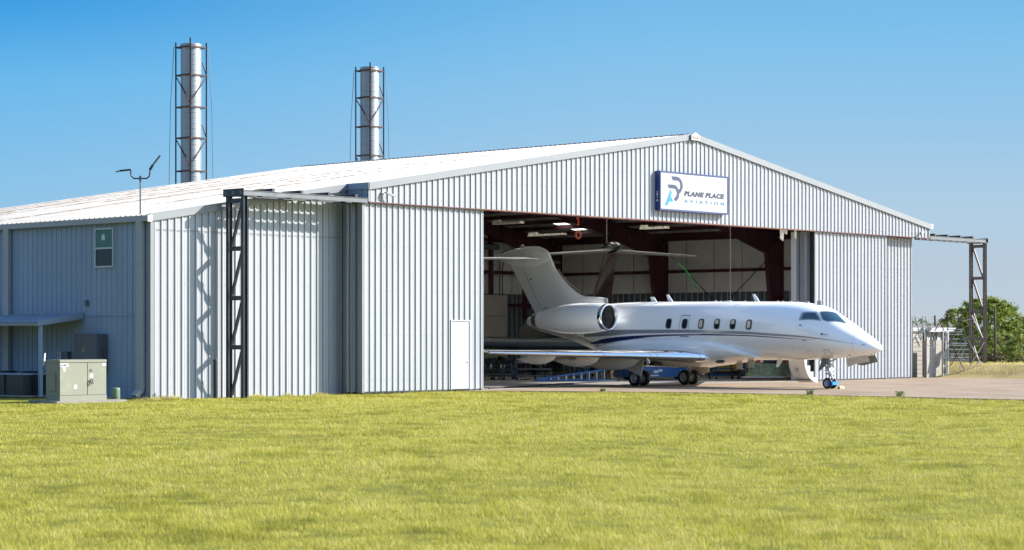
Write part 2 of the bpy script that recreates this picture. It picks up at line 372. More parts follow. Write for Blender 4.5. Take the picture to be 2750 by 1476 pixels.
# roof: ribs run up the slope; built of bays so rooflights and added fill panels leave real openings
RL=[(35.12,35.94,21.1,22.2),(36.75,37.42,21.1,22.2)]+[(a,b,c,c+1.9) for c in (2.4,5.6,10.6,13.8,18.4,22.6) for a,b in ((20.6,24.2),(25.0,28.6),(29.4,32.6)) if b<29 or c<12]  # two rooflights, then unseen panels added to let fill light into the hangar
def roof_side(x0,x1,sgn,y0,y1):
    m=MB(ORG); P=rib_profile(y0,y1,h=.035,minor=True)
    for (a,oa),(b2,ob) in zip(P,P[1:]):
        xs=[x0,x1]; cut=[]
        for rx0,rx1,ry0,ry1 in RL:
            if ry0<(a+b2)/2<ry1 and x0<=rx0 and rx1<=x1: cut.append((rx0,rx1))
        lo=x0
        for c0,c1 in cut+[(x1,x1)]:
            if c0>lo: m.add([(lo,a,roofz(lo)+oa),(c0,a,roofz(c0)+oa),(c0,b2,roofz(c0)+ob),(lo,b2,roofz(lo)+ob)],[(0,1,2,3)])
            lo=c1
    return m
rf=roof_side(UL-.15,RX,1,VM-.02,YB+.1).build('roof',M_roof,hg)
rf2=roof_side(RX,W+.12,1,VM-.02,YB+.1).build('roof',M_roof,hg)
m=MB(ORG)
P=rib_profile(-.1,VM-.02,h=.035)
for (a,oa),(b2,ob) in zip(P,P[1:]):
    for x0,x1 in ((0-.02,RX),(RX,W+.12)): m.add([(x0,a,roofz(x0)+oa),(x1,a,roofz(x1)+oa),(x1,b2,roofz(x1)+ob),(x0,b2,roofz(x0)+ob)],[(0,1,2,3)])
m.build('roof_overhang',M_roof,hg)
m=MB(); 
for s in (-1,1):
    m.add([(RX,-.1,ZR+.075),(RX,YB+.1,ZR+.075),(RX+s*.3,YB+.1,roofz(RX+.3)+.045),(RX+s*.3,-.1,roofz(RX+.3)+.045)],[(0,1,2,3)])
m.build('ridge_cap',M_trim,rf)
m=MB()
y=-.1
while y<YB: m.prism([(RX-.34,y,roofz(RX-.34)+.036),(RX-.29,y,roofz(RX-.29)+.036),(RX-.29,y,roofz(RX-.29)+.07),(RX-.34,y,roofz(RX-.34)+.07)],(0,.2,0)); y+=.3048
tag(m.build('ridge_closure',M_dark,rf),kind='stuff')
for rx0,rx1,ry0,ry1 in RL:
    m=MB(); m.add([(rx0,ry0,roofz(rx0)+.012),(rx1,ry0,roofz(rx1)+.012),(rx1,ry1,roofz(rx1)+.012),(rx0,ry1,roofz(rx0)+.012)],[(0,1,2,3)])
    m.build('rooflight_and_fill',M_skyl,hg)
nt=M_skyl.node_tree; o_=nt.nodes['Material Output']; tr=nt.nodes.new('ShaderNodeBsdfTranslucent'); tr.inputs[0].default_value=(.85,.80,.66,1); nt.links.new(tr.outputs[0],o_.inputs['Surface'])
# brown deposits lying in the roof pans, each streak with its own length
PR=rib_profile(VM-.02,YB+.1,h=.035)
for (y,xa,xb,w) in [(7.4,-4,15,.20),(12.6,-9,12,.3),(13.4,-2,6,.15),(18.2,-9,10,.3),(21,-9,16,.3),(22.8,-5,8,.2),(24.6,-9,14,.3),(16.4,0,9,.15),(20,-9,-2,.2),(14.3,8,17,.12),(10.2,2,16,.12)]:
    m=MB(); n=int(xb-xa)*3
    seg=[(a_,oa,b_,ob) for (a_,oa),(b_,ob) in zip(PR,PR[1:]) if y-.02<a_ and b_<y+w+.32]
    for i in range(n):
        x0=xa+(xb-xa)*i/n; x1=xa+(xb-xa)*(i+1)/n
        for (a_,oa,b_,ob) in seg:
            if random.random()<.30: continue
            m.add([(x0,a_,roofz(x0)+oa+.004),(x1,a_,roofz(x1)+oa+.004),(x1,b_,roofz(x1)+ob+.004),(x0,b_,roofz(x0)+ob+.004)],[(0,1,2,3)])
    if m.f: m.build('roof_stain',M_rust,rf)
# rake fascias
def rake(x0,x1,y,h=.24,name='rake_trim',t=.07):
    m=MB(); z0,z1=roofz(x0)+.05,roofz(x1)+.05
    m.prism([(x0,y,z0),(x1,y,z1),(x1,y,z1-h),(x0,y,z0-h)],(0,-t,0))
    m.prism([(x0,y-t,z0-h),(x1,y-t,z1-h),(x1,y-t,z1-h-.03),(x0,y-t,z0-h-.03)],(0,t*.6,0))
    return m.build(name,M_trim,hg)
rake(-.03,RX-.02,-.04); rake(RX+.02,W+.1,-.04); rake(UL-.1,-.0,VM-.03)
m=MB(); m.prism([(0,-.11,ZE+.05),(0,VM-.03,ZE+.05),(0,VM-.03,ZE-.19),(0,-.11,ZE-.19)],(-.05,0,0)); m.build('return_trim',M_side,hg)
m=MB(); m.box((W+.08,-.12,ZE-.2),(W+.2,.3,ZE+.05)); m.build('gutter_end',M_white,hg)
# left gutter and downspouts
gz=roofz(UL)-.05
m=MB(); m.prism([(UL-.04,VM-.1,gz),(UL-.20,VM-.1,gz+.02),(UL-.20,VM-.1,gz-.17),(UL-.04,VM-.1,gz-.2)],(0,YB-VM,0)); gut=m.build('gutter',mat('downspout_steel',(.33,.335,.34),.45,0,.05,2),hg)
m=MB(); m.box((UL-.215,VM-.13,gz-.19),(UL-.03,VM-.1,gz+.03)); m.build('gutter_end_cap',M_white,gut)
for yy in (1.62,9.78,17.6):
    m=MB(); m.box((UL-.20,yy-.16,.28),(UL-.05,yy+.16,gz-.17)); 
    m.prism([(UL-.20,yy-.16,.30),(UL-.05,yy-.16,.24),(UL-.34,yy-.16,.02),(UL-.44,yy-.16,.12)],(0,.32,0)); m.build('downspout',mat('downspout_steel',(.33,.335,.34),.45,0,.05,2),hg)
# window on the side wall
x=UL-.03
wn=MB(); 
for (a,b_) in (((3.28,4.62),(4.40,4.68)),((3.28,5.98),(4.40,6.04)),((3.28,4.68),(3.34,5.98)),((4.34,4.68),(4.40,5.98)),((3.34,5.28),(4.34,5.345))): wn.box((x-.03,a[0],a[1]),(x+.04,b_[0],b_[1]))
win=wn.build('window',M_shed,hg)
m=MB(); m.box((x+.0,3.34,5.345),(x+.015,4.34,5.98)); m.build('pane',M_glass2,win)
m=MB(); m.box((x+.01,3.34,4.68),(x+.025,4.34,5.28)); m.build('pane',M_glass,win)
m=MB(); m.box((x-.004,3.80,5.60),(x-.001,4.0,5.72)); m.lathe([(0,0),(.1,0)],(x-.0035,3.9,5.72),'x',16,False); m.build('sticker',M_paper,win)
# rows of sheet screws, and the laps where sheets meet
SCR=mat('screw_dark',(.06,.07,.08),.6)
def screws(name,axis,t0,t1,pos,out,zs,parent,ztop=None):
    m=MB(); t=t0+.19
    while t<t1:
        for z in zs:
            if ztop and z>ztop(t)-.2: continue
            for dt in (0,.012):
                pass
            if axis=='x': m.box((t-.009,pos-.004,z-.009),(t+.009,pos+out*.006,z+.009))
            else: m.box((pos-.004,t-.009,z-.009),(pos+out*.006,t+.009,z+.009))
        t+=.3048
    tag(m.build(name,SCR,parent),kind='stuff')
screws('sheet_screws','x',.1,W-.1,-.001,-1,(7.45,8.35,9.25,10.15),hg,roofz)
screws('sheet_screws','x',UL+.1,-.5,VM-.001,-1,(.35,2.1,4.0,5.9),hg)
screws('sheet_screws','y',VM+.1,14,UL-.001,-1,(.35,2.3,2.9,4.3,5.95),hg)
for x0,x1 in ((UL+.12,-.4),):
    m=MB(); m.box((x0,VM-.050,5.90),(x1,VM-.044,5.915)); m.build('sheet_lap',SCR,hg)
m=MB(); m.box((UL-.047,VM+.1,2.86),(UL-.044,4.9,2.875)); m.build('sheet_lap',mat('lap_blue_grey',(.12,.16,.21),.5),hg)
# ---- doors: leaves hung on parallel tracks
def leaf(x0,x1,y0,y1,z1,side,name='hangar_door'):
    m=MB(); P=rib_profile(x0+.10,x1-.08)
    for (a,oa),(b2,ob) in zip(P,P[1:]): m.add([(a,y0-oa,.07),(b2,y0-ob,.07),(b2,y0-ob,z1),(a,y0-oa,z1)],[(0,1,2,3)])
    m.box((x0+.10,y0+.02,.05),(x1-.08,y1,z1))
    d=m.build(name,M_wall,hg)
    screws('leaf_screws','x',x0+.1,x1-.1,y0-.001,-1,(.5,2.2,3.9,5.6,7.0),d)
    m=MB(); m.box((x0,y0-.045,.03),(x0+.10,y1+.01,z1)); m.build('end_cap',M_trim,d)
    m=MB(); m.box((x1-.08,y0-.045,.03),(x1,y1+.01,z1)); m.build('end_cap',M_trim,d)
    m=MB(); m.box((x0+.1,y0+.03,.0),(x1-.08,y0+.12,.05)); m.build('bottom_guide',M_dark,d)
    return d
d1=leaf(-.20,6.45,.14,.36,ZB-.03,0)
d2=leaf(-.42,6.3,.50,.72,ZB-.03,0); d3=leaf(-.32,6.2,.82,1.02,ZB-.03,0)
m=MB(); m.tube([(-.47,.61,.05),(-.47,.61,ZB-.1)],.06,8); m.build('edge_pipe',M_trim,d2)
d4=leaf(29.66,36.02,.14,.36,ZB-.03,1); d5=leaf(29.30,38.95,.50,.72,ZB-.03,1); d6=leaf(29.12,38.6,.82,1.02,ZB-.03,1)
m=MB(); m.box((29.60,.15,.05),(29.66,.35,ZB-.05)); m.build('rubber_seal',M_black,d4)
m=MB(); m.box((29.04,.80,.05),(29.12,1.05,ZB-.05)); m.build('edge_trim',M_shed,d6)
# personnel door in the left leaf
m=MB(); m.box((4.62,.085,.08),(5.60,.13,2.74)); pd=m.build('personnel_door',M_signw,d1)
m=MB(); m.box((4.60,.10,.05),(5.62,.128,2.76)); m.build('door_gap',M_dark,d1)
m=MB(); m.lathe([(0,-.03),(.028,-.03),(.03,0),(0,0)],(5.52,.085,1.15),'y',12); m.build('knob',M_alu,d1)
for z in (.5,1.4,2.4): m=MB(); m.box((4.60,.07,z),(4.63,.09,z+.12)); m.build('hinge',M_rail,d1)
m=MB(); m.box((4.56,.06,.05),(4.60,.13,2.80)); m.box((5.62,.06,.05),(5.66,.13,2.80)); m.box((4.56,.058,2.76),(5.66,.13,2.805)); fr=m.build('door_frame',M_shed,d1)
# ---- interior
m=MB(); m.add([(W-.12,VM+.2,4.65),(W-.12,YB-.1,4.65),(W-.12,YB-.1,7.75),(W-.12,VM+.2,7.75)],[(0,1,2,3)]); m.build('wall_liner',M_liner,hg)
m=MB(); m.add([(UL+.1,YB-.12,4.65),(W-.12,YB-.12,4.65),(W-.12,YB-.12,ZE-.2),(RX,YB-.12,ZR-.2),(UL+.1,YB-.12,roofz(UL)-.2)],[(0,1,2,3,4)]); m.build('wall_liner',M_liner,hg)
SM=mat('liner_seam_grey',(.22,.2,.2),.7)
for k in range(12): yy=2.1+k*1.95; MB().box((W-.135,yy,4.66),(W-.12,yy+.03,7.60)).build('liner_seam',SM,hg)
for k in range(24): xx=-8+k*2.0; MB().box((xx,YB-.135,4.66),(xx+.03,YB-.12,roofz(xx)-.25)).build('liner_seam',SM,hg)
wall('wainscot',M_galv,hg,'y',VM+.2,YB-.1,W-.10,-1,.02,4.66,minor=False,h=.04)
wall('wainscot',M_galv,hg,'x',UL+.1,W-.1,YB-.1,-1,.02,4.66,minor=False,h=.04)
m=MB()
t=VM+.3
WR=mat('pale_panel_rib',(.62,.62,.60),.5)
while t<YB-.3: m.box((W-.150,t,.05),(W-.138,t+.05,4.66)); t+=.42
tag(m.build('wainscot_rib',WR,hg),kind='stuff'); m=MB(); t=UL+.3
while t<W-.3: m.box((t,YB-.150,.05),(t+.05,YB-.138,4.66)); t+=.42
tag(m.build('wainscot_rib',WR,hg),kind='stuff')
def girder(x,y0,y1,z,h=.2,axis='y'):
    m=MB()
    if axis=='y': m.box((x-.18,y0,z-h/2),(x,y1,z+h/2))
    else: m.box((y0,x-.18,z-h/2),(y1,x,z+h/2))
    return m.build('wall_girt',M_dark if 0 else MATS['maroon_primer_steel'],hg)
girder(W-.13,VM+.2,YB-.2,5.86,.17); girder(W-.13,VM+.0,YB-.1,7.77,.32)
girder(YB-.13,UL+.2,W-.2,5.9,.2,'x'); girder(YB-.13,UL+.2,W-.2,7.75,.2,'x'); girder(YB-.13,UL+.2,W-.2,4.0,.2,'x')
# rigid frames
def frame(y):
    fl=.24
    def half(s,colx):
        X=lambda u:(u if s>0 else W-u)
        web=MB(); t=.02
        poly=[(39.70,0),(39.70,7.72),(39.0,roofz(39.0)-.24),(RX,ZR-.26),(RX,ZR-.95),(31.57,8.42),(33.5,8.02),(38.2,6.67),(39.08,0)]
        # split into column and rafter so each prism is convex enough
        colp=[(39.70,0),(39.70,7.70),(38.2,6.67),(39.08,0)]
        raf=[(39.70,7.70),(39.2,roofz(39.2)-.24),(33.5,roofz(33.5)-.24),(33.5,8.02),(38.2,6.67)]
        raf2=[(33.5,roofz(33.5)-.24),(RX,ZR-.26),(RX,ZR-.95),(31.57,8.42),(33.5,8.02)]
        for pl_ in (colp,raf,raf2): web.prism([(X(a),y-t/2,b_) for a,b_ in pl_],(0,t,0))
        o=web.build('frame_web',M_maroon,hg)
        f_=MB()
        for A,B_ in (((39.08,0),(38.2,6.67)),((39.70,0),(39.70,7.70)),((38.2,6.67),(33.5,8.02)),((33.5,8.02),(31.57,8.42)),((31.57,8.42),(RX,ZR-.95)),((39.2,roofz(39.2)-.24),(RX,ZR-.26)),((38.2,6.67),(39.70,7.70))):
            f_.bar((X(A[0]),y,A[1]),(X(B_[0]),y,B_[1]),fl,.03,up=(0,1,0)) if 0 else f_.bar((X(A[0]),y,A[1]),(X(B_[0]),y,B_[1]),.03,fl,up=(0,1,0))
        f_.build('frame_flange',M_maroon,o)
        SG=mat('stiffener_grey',(.16,.10,.10),.5,.2)
        for k,u in enumerate((36.4,34.6,32.6,30.6)):
            st=MB(); zt=roofz(u)-.25; zb={36.4:7.19,34.6:7.72,32.6:8.2,30.6:8.62}[u]; st.bar((X(u+.25*0),y-.05,zb),(X(u-.35),y-.05,zt),.012,.09,up=(0,1,0)); st.build('stiffener',SG,o)
        st=MB(); st.bar((X(38.35),y-.06,6.80),(X(39.5),y-.06,7.62),.02,.12,up=(0,1,0))
        st.build('stiffener',SG,o)
    half(1,0); half(-1,0)
for y in (1.35,9.15,17.2,25.3): frame(y)
# purlins along y under the roof, and the insulation between
for k in range(13):
    for s in (1,-1):
        u=RX+s*(.55+k*1.55)
        if s==1 and u>39.3 or u<0.3: continue
        m=MB()
        for y0,y1 in ((VM+.1,YB-.2),): m.box((u-.03,y0,roofz(u)-.24),(u+.03,y1,roofz(u)-.03)); m.box((u-.03,y0,roofz(u)-.24),(u+.09,y1,roofz(u)-.225))
        m.build('purlin',M_maroon,hg)
for k in range(5):
    u=UL+.6+k*1.9; m=MB(); m.box((u-.03,VM+.1,roofz(u)-.24),(u+.03,YB-.2,roofz(u)-.03)); m.build('purlin',M_maroon,hg)
m=MB()
for x0,x1 in ((UL+.1,RX),(RX,W-.1)):
    ys=sorted({VM,YB-.1}|{q for r_ in RL if x0<=r_[0]<x1 for q in r_[2:]})
    for y0,y1 in zip(ys,ys[1:]):
        cut=[(r_[0],r_[1]) for r_ in RL if r_[2]<=(y0+y1)/2<=r_[3] and x0<=r_[0]<x1]; lo=x0
        for c0,c1 in sorted(cut)+[(x1,x1)]:
            m.add([(lo,y0,roofz(lo)-.028),(c0,y0,roofz(c0)-.028),(c0,y1,roofz(c0)-.028),(lo,y1,roofz(lo)-.028)],[(3,2,1,0)]); lo=c1
m.build('ceiling_insulation',M_ceil,hg)
# cross bracing rods on the right wall, back wall posts, pipe run, door columns
for (y0,z0,y1,z1) in ((9.4,6.9,16.9,.6),(16.9,6.9,9.4,.6)):
    m=MB(); m.tube([(W-.35,y0,z0),(W-.35,y1,z1)],.022,6); m.build('brace_rod',M_dark,hg)
for u in (34.0,36.9,30.5,25.5,20.5,15,10,5):
    m=MB(); m.box((u-.12,YB-.42,0),(u+.12,YB-.32,roofz(u)-.3)); m.box((u-.02,YB-.34,0),(u+.02,YB-.14,roofz(u)-.3)); m.build('wind_post',M_maroon,hg)
m=MB(); m.tube([(34.55,YB-.5,0),(34.55,YB-.5,6.6),(34.7,YB-.5,7.0),(35.1,YB-.5,7.15),(38.6,YB-.5,7.2)],.035,8); m.tube([(34.8,YB-.5,0),(34.8,YB-.5,6.2),(34.95,YB-.5,6.6),(36,YB-.5,6.75)],.03,8); m.build('pipe_run',mat('pipe_teal',(.10,.14,.14),.5,.3),hg)
m=MB(); m.tube([(30.6,YB-.6,7.35),(34.3,YB-.6,7.35)],.17,16); m.build('air_duct',M_galv,hg)
m=MB()
for k in range(3): m.box((31.5,YB-.7,.9+k*1.23),(35.0,YB-.62,2.1+k*1.23))
m.build('inner_door',mat('tan_door',(.55,.50,.42),.6,0,.05,2),hg)
m=MB(); m.box((W-1.05,1.1,7.45),(W-.2,9,7.6)) ; m.build('door_tie_beam',M_maroon,hg)
# torn insulation at the header
m=MB()
for (xx,w,l) in ((27.55,.35,.55),(27.95,.22,.22),(28.75,.16,.42)):
    m.prism([(xx,.62,ZB+.05),(xx+w,.62,ZB+.05),(xx+w*.9,.64,ZB-l*.4),(xx+w*.6,.6,ZB-l),(xx+w*.2,.66,ZB-l*.75)],(0,.03,0))
m.build('torn_insulation',M_liner,hg)
# ================= door rail gantries =================
def gantry(name,label,xt,xh,dirn,m_post,m_diag):
    """tower at x=xt, rails running to the header end at xh"""
    t=thing(name,label,'door gantry',(xt,.4,0),group='steel gantries carrying the door rails'); O=(xt,.4,0)
    for yy in (0.0,.84):
        m=MB(O); m.box((xt-.09,yy-.075,-.1),(xt-.078,yy+.075,7.17)); m.box((xt+.078,yy-.075,-.1),(xt+.09,yy+.075,7.17)); m.box((xt-.078,yy-.01,-.1),(xt+.078,yy+.01,7.17)); m.build('post',m_post,t)
    for z in (7.02,5.30,3.53,1.77,.02):
        if z<.1: continue
        m=MB(O); m.bar((xt,.1,z),(xt,.74,z),.14,.16); m.build('rung',m_post,t)
    zs=[6.93,5.36,3.60,1.84,.08]
    for z1,z0 in zip([6.95,5.22,3.45,1.70],[5.36,3.60,1.84,.05]):
        m=MB(O); m.bar((xt+.02,(.72 if m_diag<0 else .12),z0),(xt+.02,(.12 if m_diag<0 else .72),z1),.09,.09); m.build('diagonal_brace',m_post,t)
    for yy in (0.0,.42,.84):
        m=MB(O); a,b_=sorted((xt-dirn*.16,xh)); m.box((a,yy-.05,7.20),(b_,yy+.05,7.38)); m.box((a,yy-.075,7.20),(b_,yy+.075,7.215)); m.box((a,yy-.075,7.365),(b_,yy+.075,7.38)); m.build('rail',M_rail,t)
    m=MB(O); m.box((xt-.14,-.12,7.17),(xt+.14,1.0,7.20)); m.box((xt-.15,-.13,7.20),(xt-.12,1.0,7.44)) if dirn>0 else m.box((xt+.12,-.13,7.20),(xt+.15,1.0,7.44)); m.build('head_plate',m_post,t)
    n=4
    for k in range(n):
        x=xt+(xh-xt)*(k+1)/(n+.4); m=MB(O); m.box((x-.10,-.06,7.385),(x+.02,1.0,7.50)); m.build('cross_tie',M_dark,t)
    return t
gantry('door_gantry','dark grey braced steel tower with rail beam left of the doors, casting a zigzag shadow',-6.04,-.055,1,M_dark,-1)
gantry('door_gantry','brown braced steel tower with rail beam right of the hangar, standing before the trees',45.5,W+.055,-1,M_brown,1)
# ================= sign =================
sg=thing('sign','large white illuminated-cabinet sign with blue case and company name on the gable','sign',(19.7,-.16,7.7)); O=(19.7,-.16,7.7)
m=MB(O); m.box((17.22,-.30,7.69),(22.17,-.035,9.42)); m.build('cabinet',M_signb,sg,bevel=.01)
m=MB(O)
for a,b_ in (((17.22,7.69),(22.17,7.765)),((17.22,9.345),(22.17,9.42)),((17.22,7.765),(17.295,9.345)),((22.095,7.765),(22.17,9.345))): m.box((a[0],-.325,a[1]),(b_[0],-.302,b_[1]))
m.build('retainer_trim',M_signt,sg)
m=MB(O); m.box((17.295,-.315,7.765),(22.095,-.303,9.345)); m.build('face',M_signw,sg)
from mathutils.geometry import tessellate_polygon
def slab(pts,d):
    """flat outline (may be concave) given thickness d"""
    n=len(pts); q=[(p[0]+d[0],p[1]+d[1],p[2]+d[2]) for p in pts]; T=[tuple(t) for t in tessellate_polygon([[Vector(p) for p in pts]])]
    return list(pts)+q,T+[tuple(i+n for i in t) for t in T]+[(i,(i+1)%n,(i+1)%n+n,i+n) for i in range(n)]
def poly_face(name,pts,y,material,parent,org,th=.006):
    m=MB(org); m.add(*slab([(a,y,b_) for a,b_ in pts],(0,-th,0))); return m.build(name,material,parent)
PLT=[(18.03,9.214),(18.36,9.222),(18.56,9.19),(18.70,9.11),(18.79,8.99),(18.833,8.844),(18.82,8.73),(18.749,8.61),(18.66,8.52),(18.582,8.468),(18.575,8.39),(18.54,8.30),(18.49,8.23),(18.40,8.16),(18.293,8.116),(18.204,8.242),(18.30,8.295),(18.38,8.37),(18.415,8.46),(18.40,8.56),(18.35,8.63),(18.276,8.665),(18.083,8.684),(17.862,8.672),(17.752,8.838),(18.138,8.852),(18.28,8.84),(18.40,8.79),(18.47,8.72),(18.526,8.645),(18.61,8.69),(18.655,8.76),(18.665,8.84),(18.64,8.94),(18.57,9.01),(18.46,9.045),(18.13,9.037)]
poly_face('logo',PLT,-.3165,M_steel2,sg,O)
poly_face('logo',[(17.961,8.626),(18.055,8.493),(17.972,8.283),(18.071,8.27),(18.138,8.108),(17.862,8.095),(17.741,7.918),(17.56,7.91)],-.3165,M_cyan,sg,O)
text_mesh('lettering','PLANE PLACE',M_navy,sg,(18.92-O[0],-.3205-O[1],8.405-O[2]),.275,2.96,shear=.20,bold=.017,space=1.12)
text_mesh('lettering','AVIATION',M_cyan2,sg,(18.92-O[0],-.3205-O[1],8.10-O[2]),.20,2.96,shear=.05,space=1.9,bold=.005)
m=MB(O)
for z0,z1,w in ((8.46,8.53,.05),(8.34,8.43,.08),(8.23,8.29,.04),(8.08,8.16,.09)): m.box((17.212,-.17-w/2,z0),(17.219,-.17+w/2,z1))
m.build('maker_plate',M_paper,sg)
rs=thing('sign','small white sign with red letters at the ridge of the gable','sign',(RX,-.16,10.95)); O=(RX,-.16,10.95)
m=MB(O); m.prism([(RX-.31,-.13,10.93),(RX+.31,-.13,10.93),(RX+.31,-.13,11.16),(RX,-.13,11.30),(RX-.31,-.13,11.16)],(0,-.07,0)); m.build('panel',M_signw,rs)
text_mesh('lettering','A',M_lblred,rs,(-.23,-.045,.055),.17,.14,bold=.006); text_mesh('lettering','S',M_lblred,rs,(.08,-.045,.045),.17,.13,bold=.006); text_mesh('lettering','i',M_navy,rs,(-.035,-.045,.055),.13,.03)
# security cameras
def seccam(x,z,label,a):
    t=thing('security_camera',label,'security camera',(x,-.05,z),group='cameras on the gable corners')
    m=MB(); m.lathe([(0,-.04),(.07,-.04),(.07,0),(0,0)],(0,0,0),'y',14); m.tube([(0,-.04,0),(0,-.12,.02),(a*.1,-.16,.03)],.025,8); m.build('bracket',M_paper,t)
    m=MB(); m.bar((a*.05,-.16,.03),(a*.42,-.22,-.10),.09,.09); m.build('camera_body',M_signw,t,bevel=.01)
    m=MB(); m.bar((a*.42,-.22,-.10),(a*.43,-.222,-.104),.07,.07); m.build('lens',M_blk,t)
seccam(.72,7.60,'white security camera at the left end of the gable wall',1); seccam(39.05,7.52,'white security camera at the right end of the gable wall',-1)
# ---- fuselage loft: stations (x, z bottom, z top, half width, z of widest line as a fraction)
FUS = [(2.47,1.63,1.69,.03,.5),(2.44,1.585,1.76,.13,.5),(2.36,1.53,1.84,.26,.48),(2.20,1.47,1.97,.40,.46),(2.01,1.41,2.10,.51,.45),
 (1.61,1.355,2.35,.67,.43),(1.29,1.33,2.55,.78,.42),(.93,1.30,2.77,.88,.42),(.60,1.27,2.99,.96,.43),(.32,1.245,3.16,1.01,.44),
 (-.04,1.22,3.32,1.07,.45),(-.54,1.20,3.46,1.12,.47),(-1.12,1.18,3.55,1.16,.48),(-1.75,1.165,3.59,1.18,.5),(-3.7,1.15,3.63,1.19,.5),
 (-6.8,1.15,3.66,1.19,.5),(-9.4,1.15,3.68,1.19,.5),(-10.5,1.19,3.67,1.15,.5),(-11.5,1.28,3.64,1.07,.52),(-12.3,1.44,3.58,.97,.53),
 (-12.9,1.62,3.52,.88,.54),(-13.5,1.81,3.45,.79,.54),(-14.56,2.09,3.33,.61,.54),(-15.5,2.29,3.22,.46,.53),(-16.1,2.42,3.16,.36,.52),
 (-16.5,2.55,3.10,.27,.5),(-16.68,2.64,3.04,.2,.5),(-16.78,2.72,2.95,.1,.5)]
def fus_at(x):
    F=FUS
    if x>=F[0][0]: return F[0][1:]
    if x<=F[-1][0]: return F[-1][1:]
    for i in range(len(F)-1):
        if F[i][0]>=x>=F[i+1][0]:
            a=F[max(i-1,0)];b=F[i];c=F[i+1];d=F[min(i+2,len(F)-1)]
            h=(c[0]-b[0]);t=(x-b[0])/h
            out=[]
            for k in range(1,5):
                def sl(p,q): return (q[k]-p[k])/(q[0]-p[0]) if q[0]!=p[0] else 0
                s0=sl(b,c);m1=s0 if a is b else (sl(a,b)+s0)/2;m2=s0 if d is c else (sl(c,d)+s0)/2
                if a is not b and sl(a,b)*s0<=0: m1=0
                if d is not c and sl(c,d)*s0<=0: m2=0
                out.append((2*t**3-3*t**2+1)*b[k]+(t**3-2*t**2+t)*h*m1+(-2*t**3+3*t**2)*c[k]+(t**3-t**2)*h*m2)
            return tuple(out)
def fus_pt(x,th,off=0.0):
    # th: 0 = top, pi/2 = starboard side (-Y), pi = bottom
    def base(x,th):
        zb,zt,w,f=fus_at(x);zc=zb+f*(zt-zb);c=math.cos(th)
        r=(zt-zc) if c>0 else (zc-zb)
        return (x,-w*math.sin(th),zc+r*c)
    p=base(x,th)
    if off:
        a=base(x+.01,th);b=base(x-.01,th);c=base(x,th+.01);d=base(x,th-.01)
        u=[a[i]-b[i] for i in range(3)];v=[c[i]-d[i] for i in range(3)]
        n=[u[1]*v[2]-u[2]*v[1],u[2]*v[0]-u[0]*v[2],u[0]*v[1]-u[1]*v[0]]
        L=math.sqrt(sum(k*k for k in n)) or 1
        zb,zt,w,f=fus_at(x)
        s=1 if (n[1]*p[1]+n[2]*(p[2]-(zb+f*(zt-zb))))>0 else -1
        p=tuple(p[i]+s*off*n[i]/L for i in range(3))
    return p
def fus_theta(x,z):
    zb,zt,w,f=fus_at(x);zc=zb+f*(zt-zb)
    r=(zt-zc) if z>zc else (zc-zb)
    return math.acos(max(-1,min(1,(z-zc)/r)))
# ================= BUSINESS JET (local: x forward, y port, z up; origin on the ground under the nose wheel) =================
jet=thing('business_jet','white twin-engine business jet with blue and grey stripes, nose out of the hangar doors','airplane',(17.65,-8.9,.012),-PI/2)
xs=[]
for (a,b_) in zip(FUS,FUS[1:]):
    n=max(1,int((a[0]-b_[0])/.22)); xs+=[a[0]+(b_[0]-a[0])*i/n for i in range(n)]
xs.append(FUS[-1][0])
NT=48
m=MB(); m.grid([[fus_pt(x,2*PI*k/NT) for k in range(NT)] for x in xs],close=True)
m.add([fus_pt(xs[0],2*PI*k/NT) for k in range(NT)],[tuple(range(NT))],True); m.add([fus_pt(xs[-1],2*PI*k/NT) for k in range(NT)],[tuple(range(NT))[::-1]],True)
fuse=m.build('fuselage',M_white,jet)
# wing-body fairing under the cabin
rows=[]
BF=[(-3.0,1.25,.05,1.0),(-3.6,1.18,.25,1.12),(-4.3,1.06,.55,1.22),(-5.2,.93,.78,1.30),(-6.2,.83,.92,1.34),(-8,.79,.98,1.36),(-9.4,.82,.95,1.35),(-10.4,.95,.78,1.25),(-11.4,1.18,.5,1.05),(-12.0,1.42,.2,.8)]
for x,zb,hh,w in BF:
    r=[]
    for k in range(32):
        a=2*PI*k/32; r.append((x,w*math.copysign(abs(math.sin(a))**.8,math.sin(a)),zb+hh+hh*math.copysign(abs(math.cos(a))**.9,-math.cos(a)) if math.cos(a)>0 else zb+hh-.5*hh*math.cos(a)))
    rows.append(r)
m=MB(); m.grid(rows,close=True); m.add(rows[0],[tuple(range(32))]); m.build('belly_fairing',M_white,jet)
def patch(poly,off,rings=6,inner=0):
    """fan of rings on the hull inside a closed outline given as (x, theta)"""
    cx=sum(p[0] for p in poly)/len(poly); ct=sum(p[1] for p in poly)/len(poly)
    rr=[inner+(1-inner)*k/rings for k in range(rings+1)]
    return [[fus_pt(cx+(p[0]-cx)*s,ct+(p[1]-ct)*s,off) for p in poly] for s in rr]
